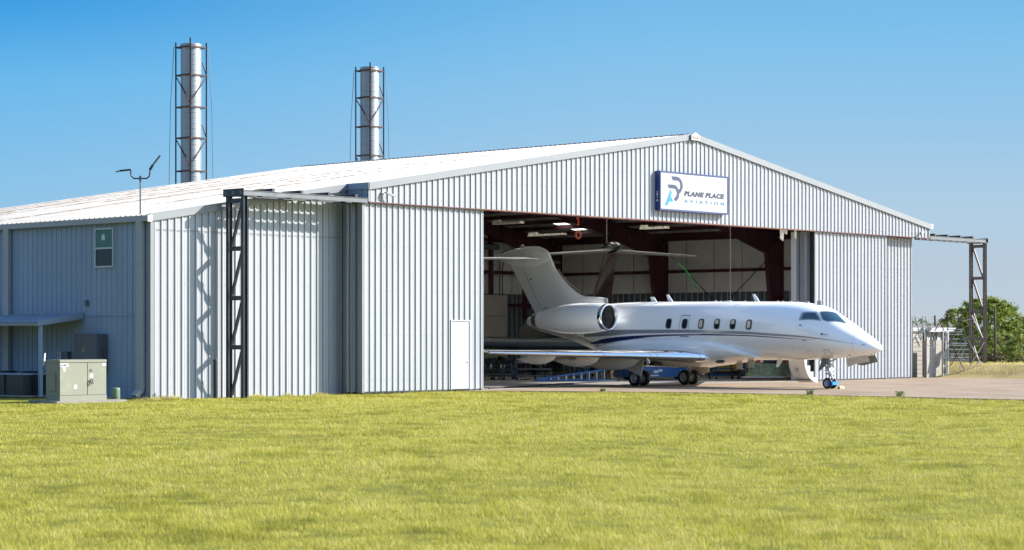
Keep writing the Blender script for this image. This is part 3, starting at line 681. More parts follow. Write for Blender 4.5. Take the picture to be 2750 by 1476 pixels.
def rounded(poly,rad,n=5):
    """round the corners of a polygon in (x, theta)"""
    out=[];N=len(poly)
    for i in range(N):
        p=Vector((*poly[i],0));a=Vector((*poly[i-1],0));b_=Vector((*poly[(i+1)%N],0))
        ra=min(rad,(a-p).length*.45);rb=min(rad,(b_-p).length*.45)
        s=p+(a-p).normalized()*ra; e=p+(b_-p).normalized()*rb
        for k in range(n+1):
            t=k/n; q=s*(1-t)**2+p*2*t*(1-t)+e*t**2; out.append((q.x,q.y))
    # extra points on the straight runs so the outline follows the hull
    res=[]
    for a,b_ in zip(out,out[1:]+out[:1]):
        d=math.hypot(a[0]-b_[0],a[1]-b_[1]); k=max(1,int(d/.06)); res+=[(a[0]+(b_[0]-a[0])*i/k,a[1]+(b_[1]-a[1])*i/k) for i in range(k)]
    return res
def hull_part(name,poly,off,material,rad=.05,mirror=True,inner=0,parent=None):
    out=[]
    for sgn in ((1,-1) if mirror else (1,)):
        P=[(x,sgn*t) for x,t in rounded(poly,rad)]; m=MB(); rows=patch(P,off,inner=inner); m.grid(rows,close=True); out.append(m.build(name,material,parent or jet))
    return out
# cockpit glazing
FR=mat('window_surround',(.36,.39,.40),.35,.3)
f1=hull_part('window_frame',[(-.815,.80),(-.184,.603),(.16,.95),(-.83,1.14)],.004,FR,.05)
f2=hull_part('window_frame',[(-.12,.565),(.41,.10),(1.07,.33),(.40,.875),(.17,.885)],.004,FR,.04)
for p_,q in ((f1,[(-.70,.836),(-.235,.69),(.06,.92),(-.73,1.08)]),(f2,[(-.06,.60),(.385,.15),(1.0,.345),(.39,.83),(.20,.845)])):
    for k,sgn in enumerate((1,-1)):
        P=[(x,sgn*t) for x,t in rounded(q,.05)]; m=MB(); m.grid(patch(P,.009),close=True); m.build('cockpit_window',M_cock,p_[k])
# cabin windows: pale surround, dark glass, shade behind some of them
wx=[-7.522,-6.65,-5.763,-4.92,-4.086,-3.249]; wt_=[1.333,1.335,1.34,1.345,1.352,1.36]
M_shade=mat('window_shade',(.62,.50,.36),.6,0,.25,6)
M_rim=mat('window_rim',(.26,.28,.30),.3,.4)
def supell(cx,ct,hx,ht,n=28,e=.55):
    return [(cx+hx*math.copysign(abs(math.cos(2*PI*k/n))**e,math.cos(2*PI*k/n)),ct+ht*math.copysign(abs(math.sin(2*PI*k/n))**e,math.sin(2*PI*k/n))) for k in range(n)]
for i,(x,t) in enumerate(zip(wx,wt_)):
    for sgn in (1,-1):
        m=MB(); m.grid(patch([(a,sgn*b_) for a,b_ in supell(x,t,.158,.185)],.005),close=True); fr_=m.build('cabin_window',M_rim,jet)
        m=MB(); m.grid(patch([(a,sgn*b_) for a,b_ in supell(x,t,.125,.155)],.010),close=True); m.build('pane',M_glass,fr_)
        if i in (2,5) or (i in (3,4)):
            q=supell(x-.01,t-(.0 if i in (2,5) else .07),.085,.13 if i in (2,5) else .07); m=MB(); m.grid(patch([(a,sgn*b_) for a,b_ in q],.012),close=True); m.build('shade',M_shade,fr_)
# over-wing emergency exit outline
hull_part('emergency_exit',[(-6.915,1.015),(-6.435,1.015),(-6.40,1.80),(-6.925,1.80)],.007,mat('exit_outline',(.26,.31,.36),.4),.06,True,inner=.91)
# stripes
def stripe(name,top,bot,material,off,a,b_,n=60):
    def ip(L,x):
        for (x0,z0),(x1,z1) in zip(L,L[1:]):
            if x1<=x<=x0 or x0<=x<=x1:
                t=(x-x0)/(x1-x0); return z0+(z1-z0)*(t)
        return L[-1][1]
    def sm(L,x): return sum(ip(L,max(min(x+d,max(L[0][0],L[-1][0])),min(L[0][0],L[-1][0]))) for d in (-.5,-.25,0,.25,.5))/5
    for sgn in (1,-1):
        rows=[]
        for i in range(n+1):
            x=a+(b_-a)*i/n; zt,zb_=sm(top,x),sm(bot,x); t0,t1=fus_theta(x,zt),fus_theta(x,zb_)
            rows.append([fus_pt(x,sgn*(t0+(t1-t0)*k/5),off) for k in range(6)])
        m=MB(); m.grid(rows); m.build(name,material,jet)
stripe('grey_stripe',[(-12.6,2.33),(-11.5,2.42),(-10.5,2.444),(-6.67,2.437),(-3.6,2.368),(-.69,2.184),(.91,1.985),(1.75,1.81)],
       [(-12.6,2.12),(-11.5,2.15),(-10.5,2.187),(-9.92,2.262),(-6.67,2.306),(-3.6,2.248),(-.69,2.118),(.91,1.968),(1.75,1.807)],M_jgray,.0035,1.7,-12.6,80)
stripe('blue_stripe',[(-12.3,1.84),(-11.9,1.95),(-11.5,2.03),(-10.2,2.145),(-9.93,2.157),(-8.28,2.231),(-5.89,2.262),(-3.6,2.218),(-2.12,2.145),(-.71,2.04),(0,1.995)],
       [(-12.3,1.83),(-11.9,1.78),(-11.5,1.82),(-10.2,1.955),(-9.97,1.99),(-8.28,2.140),(-5.89,2.202),(-3.6,2.172),(-2.12,2.105),(-.71,2.027),(0,1.99)],M_jblue,.0045,0,-12.3,80)
# grey swoosh over the underside of the tail
rows=[]
for i in range(41):
    x=-16.62+i*(-11.5+16.62)/40; u=i/40
    zb,zt,w,f=fus_at(x); ztop=min(2.66-.36*min(1,u/.55)-.62*max(0,(u-.55)/.45)**1.3, zt); t0=fus_theta(x,ztop)
    rows.append([fus_pt(x,t0+(2*PI-2*t0)*k/24,.0035) for k in range(25)])
m=MB(); m.grid(rows); m.build('grey_underside',mat('tail_underside_grey',(.30,.29,.28),.3,.1,.03,1,coat=.3),jet)
for x_ in (1.55,-10.9,-12.75):
    m=MB(); m.grid([[fus_pt(xx,2*PI*k/48,.003) for k in range(48)] for xx in (x_,x_-.012)],close=True); m.build('panel_seam',mat('jet_seam_grey',(.50,.50,.50),.3),jet)
# small hull fittings seen on the starboard side
dk=mat('probe_dark',(.04,.04,.05),.4,.5)
for (x,t,r_) in ((-.721,1.296,.035),(.286,1.436,.045),(-.547,1.826,.03),(1.943,1.364,.03),(-1.205,2.232,.02),(1.223,2.627,.055),(1.899,2.326,.02),(-6.163,2.05,.035),(-4.515,2.065,.035),(-5.377,2.39,.045)):
    m=MB(); m.grid(patch([(x+r_*math.cos(k*PI/7),t+r_/1.2*math.sin(k*PI/7)) for k in range(14)],.008,2),close=True)
    if t in(1.436,1.296,1.826,1.364): a=fus_pt(x,t,.03); m.tube([fus_pt(x,t,0),a,(a[0]+(.3 if t==1.436 else .12),a[1],a[2]-.02)],.009,6)
    m.build('probe',dk,jet)
for q,mt in (([(.246,2.177),(.507,2.149),(.50,2.65),(.174,2.70)],dk),([(-.575,2.273),(-.319,2.259),(-.34,2.71),(-.635,2.709)],M_jgray)):
    hull_part('hatch_seam',q,.004,mt,.1,False,inner=.93)
m=MB(); m.lathe([(0,0),(.24,0)],(0,0,0),'z',24); gr=m.build('air_grille',mat('grille_dark',(.07,.07,.065),.7,.3,.5,60),jet); gr.location=(-4.85,-1.02,1.085); gr.rotation_euler=(R(62),0,R(4)); gr.scale=(1.0,.35,1)
# ---- wing
def airfoil(c,th,n=14):
    P=[]
    for k in range(n+1):
        x=(1-math.cos(PI*k/n))/2; y=5*th*(.2969*math.sqrt(x)-.126*x-.3516*x*x+.2843*x**3-.1036*x**4); P.append((x*c,y*c))
    return P
def wing_side(s):
    # stations: (span, x of LE, z, chord, thickness)
    ST=[(0.7,-5.15,1.25,4.5,.13),(1.3,-5.42,1.24,4.15,.13),(2.2,-5.98,1.27,3.55,.12),(3.6,-6.87,1.31,2.85,.12),(5.5,-8.06,1.37,2.35,.11),(7.5,-9.32,1.43,1.85,.11),(9.3,-10.45,1.485,1.40,.10)]
    def ring(st,lo=0,hi=1,both=True):
        y,xl,z,c,th=st; A=airfoil(c,th); up=[(xl-a,s*y,z+b_*1.3+.02*c*math.sin(PI*a/c)) for a,b_ in A]; dn=[(xl-a,s*y,z-b_*1.0+.02*c*math.sin(PI*a/c)) for a,b_ in A]
        return up,dn
    rows=[]
    for st in ST:
        up,dn=ring(st); rows.append(up[::-1]+dn[1:])
    m=MB(); m.grid(rows); w=m.build('wing',M_jlowg if 0 else M_white,jet)
    # polished leading edge, set 3 mm proud
    rows=[]
    for st in ST[1:]:
        y,xl,z,c,th=st; up,dn=ring(st); L=[]
        k=5 if c>3 else 5
        for p in up[k:0:-1]: L.append((p[0]+.004,p[1],p[2]+.004))
        L.append((xl+.008,s*y,z))
        for p in dn[1:k]: L.append((p[0]+.004,p[1],p[2]-.004))
        rows.append(L)
    m=MB(); m.grid(rows); m.build('leading_edge',M_chrome,w)
    for yy in (1.5,3.1,3.35,5.1,7.2):
        for a,b_ in zip(ST,ST[1:]):
            if a[0]<=yy<b_[0]:
                t=(yy-a[0])/(b_[0]-a[0]); st=tuple(a[i]+(b_[i]-a[i])*t for i in range(5)); st2=tuple(a[i]+(b_[i]-a[i])*(t+.012/(b_[0]-a[0])) for i in range(5)); rr=[]
                for q in (st,st2):
                    up,dn=ring(q); rr.append([(p[0]+.007,p[1],p[2]+.006) for p in up[4:0:-1]]+[(q[1]+.013,s*q[0],q[2])]+[(p[0]+.007,p[1],p[2]-.006) for p in dn[1:4]])
                m=MB(); m.grid(rr); m.build('panel_joint',dk,w)
    # winglet
    y,xl,z,c,th=ST[-1]
    rows=[]
    for k in range(7):
        t=k/6; yy=y+.42*math.sin(t*PI/2*.85); zz=z+1.0*t**1.5; cc=c*(1-.55*t); xx=xl-.95*t
        A=airfoil(cc,.08); up=[(xx-a,s*(yy-b_),zz) for a,b_ in A]; dn=[(xx-a,s*(yy+b_),zz) for a,b_ in A]; rows.append(up[::-1]+dn[1:])
    m=MB(); m.grid(rows); m.build('winglet',M_white,w)
    # flap track canoes
    for yy,xc,L,hh,zc in ((6.7,-10.15,2.1,.30,1.20),(4.9,-9.5,2.5,.34,1.12),(3.1,-9.2,3.3,.40,1.02)):
        rows=[]
        for k in range(15):
            t=k/14; r_=max(.02,math.sin(PI*t**.8)**.75); x=xc+L/2-L*t
            rows.append([(x,s*(yy+.15*r_*math.sin(a)),zc+.12*(1-t)-.0*t+hh*r_*math.cos(a)*(1 if math.cos(a)<0 else .5)) for a in [2*PI*i/14 for i in range(14)]])
        m=MB(); m.grid(rows,close=True); m.build('flap_track_fairing',M_jlowg,jet)
    # flap lowered a little behind the trailing edge
    m=MB(); rows=[]
    for yy,xt,z in ((1.5,-9.55,1.22),(3.4,-9.62,1.23),(6.8,-10.6,1.33)):
        A=airfoil(.75,.12,8); ca,sa=math.cos(R(14)),math.sin(R(14)); rows.append([(xt-a*ca-b_*sa,s*yy,z-a*sa+b_*ca) for a,b_ in A[::-1]]+[(xt-a*ca+b_*sa,s*yy,z-a*sa-b_*ca) for a,b_ in A[1:]])
    m.grid(rows); m.build('flap',M_jlowg,jet)
    # flap drive clutter between the canoes
    m=MB(); r2=random.Random(3)
    for k in range(16):
        yy=4.9+k*.11; m.box((-9.5-.05*k-.03,s*yy,1.14+r2.random()*.05),(-9.38-.05*k,s*(yy+.035),1.25+r2.random()*.03))
    m.tube([(-9.5,s*4.9,1.17),(-10.3,s*6.6,1.22)],.02,6); m.build('flap_linkage',M_alu,jet)
    m=MB(); m.bar((-6.42,s*4.0,1.19),(-6.30,s*4.0,1.06),.02,.10,up=(1,0,0)); m.bar((-6.30,s*4.0,1.06),(-6.42,s*4.0,1.0),.02,.06,up=(1,0,0)); m.build('wing_vane',M_signw,jet)
for s in (1,-1): wing_side(s)
# ---- engines
def engine(s):
    c=(-10.23,s*2.0,2.99)
    prof=[(.565,0.02),(.60,-.10),(.635,-.35),(.67,-.9),(.69,-1.5),(.685,-2.0),(.65,-2.5),(.58,-3.0),(.50,-3.4),(.43,-3.75),(.40,-3.95)]
    def ringp(r,h): return [(c[0]+h,c[1]+r*math.sin(2*PI*k/40),c[2]-.10*max(0,min(1,-h/3))+r*math.cos(2*PI*k/40)) for k in range(40)]
    m=MB(); m.grid([ringp(r,h) for r,h in prof],close=True); nac=m.build('engine_nacelle',M_white,jet)
    m=MB(); m.grid([ringp(r,h) for r,h in [(.603,-.12),(.608,-.05),(.600,.03),(.572,.085),(.535,.09),(.507,.05),(.495,-.04),(.490,-.16)]],close=True); m.build('intake_lip',M_chrome,nac)
    m=MB(); m.grid([ringp(r,h) for r,h in [(.490,-.16),(.485,-.6),(.48,-.85)]],close=True); m.build('intake_duct',mat('intake_liner',(.20,.19,.18),.35,.6,.15,3),nac)
    m=MB()
    for k in range(24):
        a=2*PI*k/24; cx,sx=math.cos(a),math.sin(a); a2=a+.16; c2,s2=math.cos(a2),math.sin(a2)
        m.add([(c[0]-.78,c[1]+.13*sx,c[2]+.13*cx),(c[0]-.86,c[1]+.13*math.sin(a+.35),c[2]+.13*math.cos(a+.35)),(c[0]-.86,c[1]+.47*math.sin(a+.22),c[2]+.47*math.cos(a+.22)),(c[0]-.76,c[1]+.47*sx,c[2]+.47*cx)],[(0,1,2,3)])
    m.lathe([(.48,-.95),(0,-.95)],c,'x',30); m.build('fan',mat('fan_titanium',(.18,.18,.185),.35,.8),nac)
    m=MB(); m.lathe([(0,-.5),(.06,-.56),(.11,-.68),(.14,-.82)],c,'x',20); m.build('spinner',mat('spinner_grey',(.12,.12,.13),.4,.3),nac)
    m=MB(); m.lathe([(.385,-3.9),(.34,-4.15),(.30,-4.3)],(c[0],c[1],c[2]-.1),'x',30); m.lathe([(.30,-4.3),(.2,-3.6),(0,-3.6)],(c[0],c[1],c[2]-.1),'x',30); m.build('exhaust',mat('exhaust_metal',(.30,.27,.24),.35,.9,.15,3),nac)
    m=MB(); rows=[]
    for yy in (.85,1.5): rows.append([( -10.9,s*yy,3.15),(-11.2,s*yy,3.25),(-12.6,s*yy,3.24),(-13.9,s*yy,3.12),(-12.6,s*yy,3.03),(-11.2,s*yy,3.03)])
    m.grid(rows,close=True); m.build('pylon',M_white,jet)
    m=MB(); m.prism([(-12.0,s*2.0-.02,2.24),(-12.25,s*2.0-.02,2.24),(-12.2,s*2.0-.02,2.12),(-12.05,s*2.0-.02,2.12)],(0,.04,0)); m.build('drain_mast',M_signw,nac)
for s in (1,-1): engine(s)
# ---- fin, bullet fairing, tailplane
rows=[]
for z,xl,xt,w in ((3.10,-12.3,-16.24,.17),(3.55,-12.35,-16.55,.165),(3.80,-12.6,-16.72,.155),(3.90,-13.05,-16.79,.15),(4.05,-13.55,-16.90,.145),(4.4,-14.12,-17.14,.14),(4.72,-14.52,-17.36,.135),(5.3,-15.08,-17.76,.125),(5.55,-15.2,-17.93,.12),(5.70,-15.29,-17.95,.115),(5.87,-15.37,-17.95,.11),(6.0,-15.46,-17.6,.10),(6.12,-15.60,-17.3,.085),(6.22,-15.78,-17.2,.065),(6.30,-16.02,-17.0,.045),(6.335,-16.3,-16.8,.015)):
    c_=xl-xt; A=airfoil(1,1.0); mx=max(b_ for a,b_ in A); up=[(xl-a*c_,b_/mx*w,z) for a,b_ in A]; dn=[(xl-a*c_,-b_/mx*w,z) for a,b_ in A]; rows.append(up[::-1]+dn[1:])
m=MB(); m.grid(rows); m.add(rows[0],[tuple(range(len(rows[0])))]); fin=m.build('fin',M_white,jet)
m=MB(); pr=[(3.78,-12.55),(3.92,-13.05),(4.07,-13.52),(4.42,-14.09),(4.74,-14.49),(5.0,-14.74),(5.22,-14.95)]
for (z0,x0),(z1,x1) in zip(pr,pr[1:]): m.bar((x0+.012,0,z0+.012),(x1+.012,0,z1+.012),.05,.06,up=(0,1,0))
m.build('leading_edge_strip',M_boot,fin)
m=MB()
for (x0,z0,x1,z1) in ((-16.92,5.2,-16.1,3.86),(-16.1,3.86,-15.86,3.55),(-15.86,3.55,-15.55,3.24)):
    for s in (1,-1): m.bar((x0,s*.128,z0),(x1,s*.150,z1),.012,.02,up=(0,1,0))
m.build('rudder_seam',M_jgray,fin)
m=MB()
for (x0,z0) in ((-16.55,4.75),(-15.62,3.42)):
    m.bar((x0,-.145,z0),(x0+.14,-.145,z0+.09),.02,.05,up=(0,1,0))
m.build('hinge_gap',M_black,fin)
# dorsal intake at the foot of the fin
rows=[]
for x,zc,rz,ry in ((-12.05,3.74,.14,.17),(-12.4,3.76,.16,.19),(-13.1,3.80,.16,.18),(-13.9,3.85,.12,.12)):
    rows.append([(x,ry*math.sin(2*PI*k/20),zc+rz*math.cos(2*PI*k/20)) for k in range(20)])
m=MB(); m.grid(rows,close=True); di=m.build('dorsal_intake',M_white,jet)
m=MB(); m.add([(-12.1,.15*math.sin(2*PI*k/20),3.74+.12*math.cos(2*PI*k/20)) for k in range(20)],[tuple(range(20))]); m.build('intake_hole',M_black,di)
rows=[]
top=[(-15.35,5.72),(-15.5,5.86),(-15.7,5.97),(-15.95,6.10),(-16.3,6.24),(-16.9,6.33),(-17.5,6.26),(-18.1,6.13),(-18.6,6.0),(-18.86,5.92)]
bot=[(-15.35,5.70),(-15.5,5.58),(-15.7,5.48),(-15.95,5.38),(-16.3,5.28),(-16.9,5.27),(-17.5,5.38),(-18.1,5.56),(-18.6,5.76),(-18.86,5.88)]
wd=[.05,.13,.17,.21,.26,.28,.25,.19,.10,.02]
for (x,zt),(_,zb),w in zip(top,bot,wd):
    zc=(zt+zb)/2; rows.append([(x,w*math.sin(2*PI*k/24),zc+(zt-zb)/2*math.cos(2*PI*k/24)) for k in range(24)])
m=MB(); m.grid(rows,close=True); bul=m.build('tail_bullet',M_white,jet)
m=MB(); m.lathe([(.10,0),(.09,.07),(.05,.12),(0,.13)],(-17.15,0,6.33),'z',14); m.build('beacon',mat('beacon_glass',(.55,.40,.33),.2),bul)
for s in (1,-1):
    rows=[];le=[]
    for y,xl,z,c_ in ((.05,-15.85,5.76,2.15),(1.6,-16.72,5.73,1.65),(3.35,-17.7,5.70,1.12)):
        A=airfoil(c_,.095); rows.append([(xl-a,s*y,z+b_) for a,b_ in A[::-1]]+[(xl-a,s*y,z-b_) for a,b_ in A[1:]])
        le.append([(xl-a+.004,s*y,z+b_+.003) for a,b_ in A[4:0:-1]]+[(xl+.008,s*y,z)]+[(xl-a+.004,s*y,z-b_-.003) for a,b_ in A[1:5]])
    m=MB(); m.grid(rows); m.add(rows[-1],[tuple(range(len(rows[-1])))]); ts=m.build('tailplane',M_white,jet)
    m=MB(); m.grid(le); m.build('leading_edge',M_chrome,ts)
# ---- landing gear
def wheel(x,y,r,w,name='wheel',parent=jet):
    m=MB(); m.lathe([(r*.60,-w/2),(r*.86,-w/2),(r*.96,-w*.40),(r,-w*.22),(r,w*.22),(r*.96,w*.40),(r*.86,w/2),(r*.60,w/2)],(x,y,r),'y',32); 
    o=m.build(name,M_black,parent)
    m=MB(); m.lathe([(0,-w*.30),(r*.22,-w*.34),(r*.24,-w*.22),(r*.50,-w*.18),(r*.55,-w*.44),(r*.61,-w*.46),(r*.61,w*.46),(r*.55,w*.44),(r*.50,w*.18),(r*.24,w*.22),(r*.22,w*.34),(0,w*.30)],(x,y,r),'y',32); h=m.build('rim',M_alup,o)
    m=MB()
    for k in range(12):
        a=2*PI*k/12
        for yy in (-w*.235,w*.235): m.lathe([(0,0),(r*.055,0)],(x+r*.38*math.cos(a),y+yy*(.93),r+r*.38*math.sin(a)),'y',8,False)
    m.build('hole',M_blk,h)
    return o
def main_gear(s):
    x=-8.68;y=s*1.73
    for dy in (-.28,.28): wheel(x,y+dy,.335,.215)
    m=MB(); m.tube([(x+.05,y,1.15),(x+.02,y,.75)],.075,12); m.tube([(x+.02,y,.75),(x,y,.42)],.05,12); m.tube([(x,y-.32,.335),(x,y+.32,.335)],.045,10)
    m.bar((x+.0,y,.5),(x,y,.30),.16,.14); m.tube([(x+.08,y,1.1),(x+.22,y,.85),(x+.06,y,.55)],.03,8); m.build('landing_leg',M_alup,jet)
    m=MB(); m.tube([(x+.02,y,.72),(x+.12,s*1.0,1.12)],.022,8); m.build('side_brace',M_alup,jet)
    m=MB(); m.prism([(x+.62,y+s*.42,1.20),(x-.02,y+s*.42,1.20),(x-.28,y+s*.44,.72),(x+.25,y+s*.44,.50),(x+.48,y+s*.44,.44)],(0,s*.03,0)); m.bar((x-.80,y+s*.43,.80),(x-.25,y+s*.46,.72),.03,.05,up=(0,1,0)); m.bar((x-.25,y+s*.46,.72),(x+.5,y+s*.46,.44),.03,.05,up=(0,1,0)); m.build('gear_door',M_jlowg,jet)
    m=MB(); m.box((x-.3,s*.5,.90),(x+.55,s*1.35,1.0)); m.build('wheel_well',M_blk,jet)
    if s>0:
        m=MB(); m.prism([(x+.85,y+.25,.98),(x+.1,y+.3,1.0),(x+.2,y+.3,.66),(x+.55,y+.27,.46),(x+.95,y+.25,.58)],(0,.03,0)); m.build('inner_gear_door',mat('gear_door_cream',(.50,.47,.36),.5,0,.1,5),jet)
for s in (1,-1): main_gear(s)
for dy in (-.17,.17): wheel(0,dy,.225,.125)
m=MB(); m.tube([(-.06,0,1.30),(-.03,0,.70)],.075,12); m.tube([(-.03,0,.72),(0,0,.26)],.045,10); m.tube([(0,-.2,.225),(0,.2,.225)],.03,8)
m.tube([(-.05,0,1.1),(.32,0,1.22)],.03,8); m.tube([(-.05,.05,.75),(-.42,.05,1.2)],.028,8); m.tube([(-.05,-.05,.75),(-.42,-.05,1.2)],.028,8); m.bar((-.14,0,.62),(.12,0,.62),.26,.08); m.bar((.02,0,.62),(.16,0,.42),.05,.05); m.bar((.16,0,.42),(.02,0,.30),.05,.05)
m.box((-.12,-.16,.72),(.08,.16,.86)); m.tube([(.05,-.18,.95),(.05,.18,.95)],.035,8); m.lathe([(0,.0),(.07,0),(.08,.05),(0,.05)],(.09,-.1,.98),'x',12); m.lathe([(0,.0),(.07,0),(.08,.05),(0,.05)],(.09,.1,.98),'x',12)
m.build('nose_leg',M_alup,jet)
m=MB(); m.bar((-.12,-.09,1.0),(-.12,-.09,1.1),.06,.08); m.build('red_tag',M_red,jet)
m=MB(); m.prism([(-.24,-.20,1.24),(.02,-.22,1.24),(-.02,-.24,.98),(-.34,-.23,.72),(-.40,-.22,.76)],(0,-.012,0)); m.build('nose_gear_door',mat('door_inner_green',(.16,.19,.15),.5),jet)
# forward bay doors hanging open under the nose
m=MB(); m.prism([(.55,.35,1.26),(1.62,.30,1.38),(1.66,.42,1.12),(.98,.46,1.02),(.52,.46,.88)],(0,.02,0)); m.build('bay_door',M_jlowg,jet)
m=MB(); m.prism([(1.35,.34,1.33),(1.98,.30,1.40),(2.0,.50,1.12),(1.25,.55,.96),(1.0,.52,.98)],(0,.03,0)); m.build('bay_door',mat('bay_green_grey',(.19,.22,.19),.5,0,.2,6),jet)
# main entry door with stairs, lowered on the port side
def arc(t,r0=1.0): # t 0..1 : cross-section of the door in (y,z), convex downwards
    a=t*PI*.50; return (.92+1.02*(1-math.cos(a)), 1.20-1.02*math.sin(a))
dp=M_white
rows=[[( -2.72+ .80*k, *arc(t/14)) for t in range(15)] for k in (0,.5,1)]
rows=[[(-2.72+.80*k,arc(t/14)[0],arc(t/14)[1]) for t in range(15)] for k in (0,.5,1)]
m=MB(); m.grid(rows); 
ad=m.build('entry_door',M_white,jet)
m=MB(); m.grid([[(x,arc(t/14)[0]+.05*math.cos(t/14*PI/2)+.0,arc(t/14)[1]+.05*math.sin(t/14*PI/2)) for t in range(15)] for x in (-2.70,-1.94)]); m.build('door_lining',M_signw,ad)
side=[arc(t/14) for t in range(15)]
for x in (-1.93,-2.72):
    m=MB(); n_=15
    inner=[(.95+.0,1.18),(1.12,1.18),(1.12,.92),(1.36,.92),(1.36,.66),(1.60,.66),(1.60,.42),(1.9,.42),(1.93,.22)]
    poly=[(x,a,b_) for a,b_ in side]+[(x,a,b_) for a,b_ in inner[::-1]]
    m.add(*slab(poly,(.02,0,0))); m.build('stair_side',M_signw,ad)
for (y0,z0) in ((1.12,.92),(1.36,.66),(1.60,.42)):
    m=MB(); m.box((-2.70,y0,z0-.03),(-1.94,y0+.24,z0)); m.build('stair_tread',M_alup,ad)
m=MB(); m.grid([[(x,arc(t)[0]-.006,arc(t)[1]-.006) for t in (.62,.64,.66)] for x in (-2.71,-1.93)]); m.build('door_stripe',M_jblue,ad)
m=MB(); m.grid([[(x,arc(t)[0]-.006,arc(t)[1]-.006) for t in (.70,.75,.80)] for x in (-2.71,-1.93)]); m.build('door_stripe',M_jgray,ad)
m=MB(); m.tube([(-2.3,1.0,.62),(-2.2,1.02,.5),(-2.25,1.05,.4)],.02,6); m.box((-2.42,.93,.66),(-2.26,.99,.82)); m.build('door_handle',M_alu,ad)
# aerials
def blade(x,z,h,c0,c1,sweep,label='aerial',y=0,up=1):
    m=MB(); m.prism([(x,y-.012,z),(x-c0,y-.012,z),(x-sweep-c1,y-.012,z+up*h),(x-sweep,y-.012,z+up*h)],(0,.024,0)); return m.build(label,M_white,jet,)
blade(-9.05,3.62,.27,.30,.20,.20 if 0 else .22); blade(-8.15,3.62,.36,.28,.12,.30); blade(-3.52,3.60,.34,.26,.12,.28)
blade(-2.32,1.20,.34,.30,.12,.26,up=-1)
for x,z in ((-4.6,1.06),(-4.0,1.14)):
    m=MB(); m.prism([(x+.17,-.012,z),(x-.17,-.012,z),(x-.13,-.012,z-.29),(x+.13,-.012,z-.29)],(0,.024,0)); m.box((x-.2,-.05,z-.31),(x+.2,.05,z-.29)); m.build('aerial',mat('aerial_cream',(.55,.50,.40),.4),jet)
for x,l in ((-5.9,.2),(-5.6,.07),(-5.2,.4),(-4.3,.1),(-2.6,.08),(-2.35,.08),(-1.95,.12),(-1.6,.12),(-1.15,.26)):
    zb,zt,_,_=fus_at(x); m=MB(); m.lathe([(l/2,-.02),(l/2*.9,.035),(0,.045)],(0,0,0),'z',12); o=m.build('roof_fitting',M_signw,jet); o.location=(x,0,zt); o.scale=(1,.5,1)
m=MB(); m.box((-.62,-.01,3.42),(-.42,.01,3.62)); m.build('tail_light_cover' if 0 else 'roof_tag',M_signw,jet)
# ---- things by the wheels
st=thing('tow_strap','bright blue strap stretched across the nose wheels','strap',(17.65,-8.9,.2))
m=MB((17.65,-8.9,.2)); m.box((17.65-.20,-8.9-.27,.17),(17.65+.22,-8.9-.255,.30)); m.bar((17.45,-9.16,.235),(17.42,-8.92,.235),.02,.12); m.bar((17.87,-9.16,.235),(17.95,-9.02,.27),.02,.12); m.build('webbing',M_tow,st)
ck=thing('wheel_chock','yellow and black rubber chock in front of the nose wheels','wheel chock',(17.95,-9.28,.012))
m=MB(); m.prism([(-.22,-.07,0),(-.22,.07,0),(-.22,0,.11)],(.44,0,0)); c_=m.build('block',M_black,ck)
m=MB()
for k in (-.15,.02): m.prism([(k,-.074,-.0),(k,.074,-.0),(k,0,.118)],(.08,0,0))
m.build('stripe',M_yellow,ck)
# ================= exhaust stacks behind the hangar =================
def stack(name,label,x0,y0,zt,rings):
    t=thing(name,label,'exhaust stack',(x0,y0,0),group='exhaust stacks behind the hangar')
    r=.545; prof=[(r,0)]
    z=.3; m=MB()
    prof=[]; zz=0
    while zz<zt:
        prof+= [(r,zz),(r,zz+.006),(r,zz+.240),(r,zz+.246),(r+.008,zz+.250),(r+.008,zz+.272),(r,zz+.276)]; zz+=.28
    prof.append((r,zt)); prof.append((r-.03,zt)); prof.append((r-.03,zt-.8))
    m.lathe(prof,(0,0,0),'z',40); fl=m.build('flue',M_flue,t)
    m=MB(); m.lathe([(r+.02,zt-.06),(r+.02,zt+.02),(r-.02,zt+.02)],(0,0,0),'z',40); m.build('rim',M_band,fl)
    pts=[]
    for k in range(4):
        a=R(10)+k*PI/2+.0; a=-PI/4-.8247+PI/4+ -PI/2 + .10 + k*PI/2
        pts.append((.80*math.cos(a),.80*math.sin(a)))
    # three posts seen from the field and one behind
    for k,(px,py) in enumerate(pts):
        m=MB(); m.bar((px,py,0),(px,py,zt+(.28 if k==0 else .12)),.075,.075,up=(px,py,0)); m.build('frame_post',M_rusty,t)
    for z in rings:
        m=MB()
        for k in range(4):
            a=pts[k];b_=pts[(k+1)%4]; m.bar((a[0],a[1],z),(b_[0],b_[1],z),.06,.07)
        m.build('frame_ring',M_rusty,t)
    alt=0
    for z1,z0 in zip(rings[1:],rings[2:]+[rings[-1]-1.7]):
        for k in range(4):
            a=pts[k];b_=pts[(k+1)%4]; m=MB()
            if alt%2==0:
                if k in (0,3): 
                    p,q=(a,b_) if k==3 else (b_,a)
                    m.bar((p[0],p[1],z1-.05),(q[0],q[1],z1-1.5),.035,.05)
                else: m.bar((a[0],a[1],z1+.05),(b_[0]*.3+a[0]*.7,b_[1]*.3+a[1]*.7,z1+.75),.035,.05)
            if m.f: m.build('diagonal_brace',M_rusty,t)
        alt+=1
    m=MB()
    for k in (1,3):
        px,py=pts[k]; dx,dy=px/.8,py/.8
        m.tube([(px,py,zt-.05),(px+dx*.10,py+dy*.10,zt-.15),(px+dx*.28,py+dy*.28,zt-3.2),(px+dx*.5,py+dy*.5,2)],.014,5)
    m.build('guy_cable',M_wire,t)
    return t
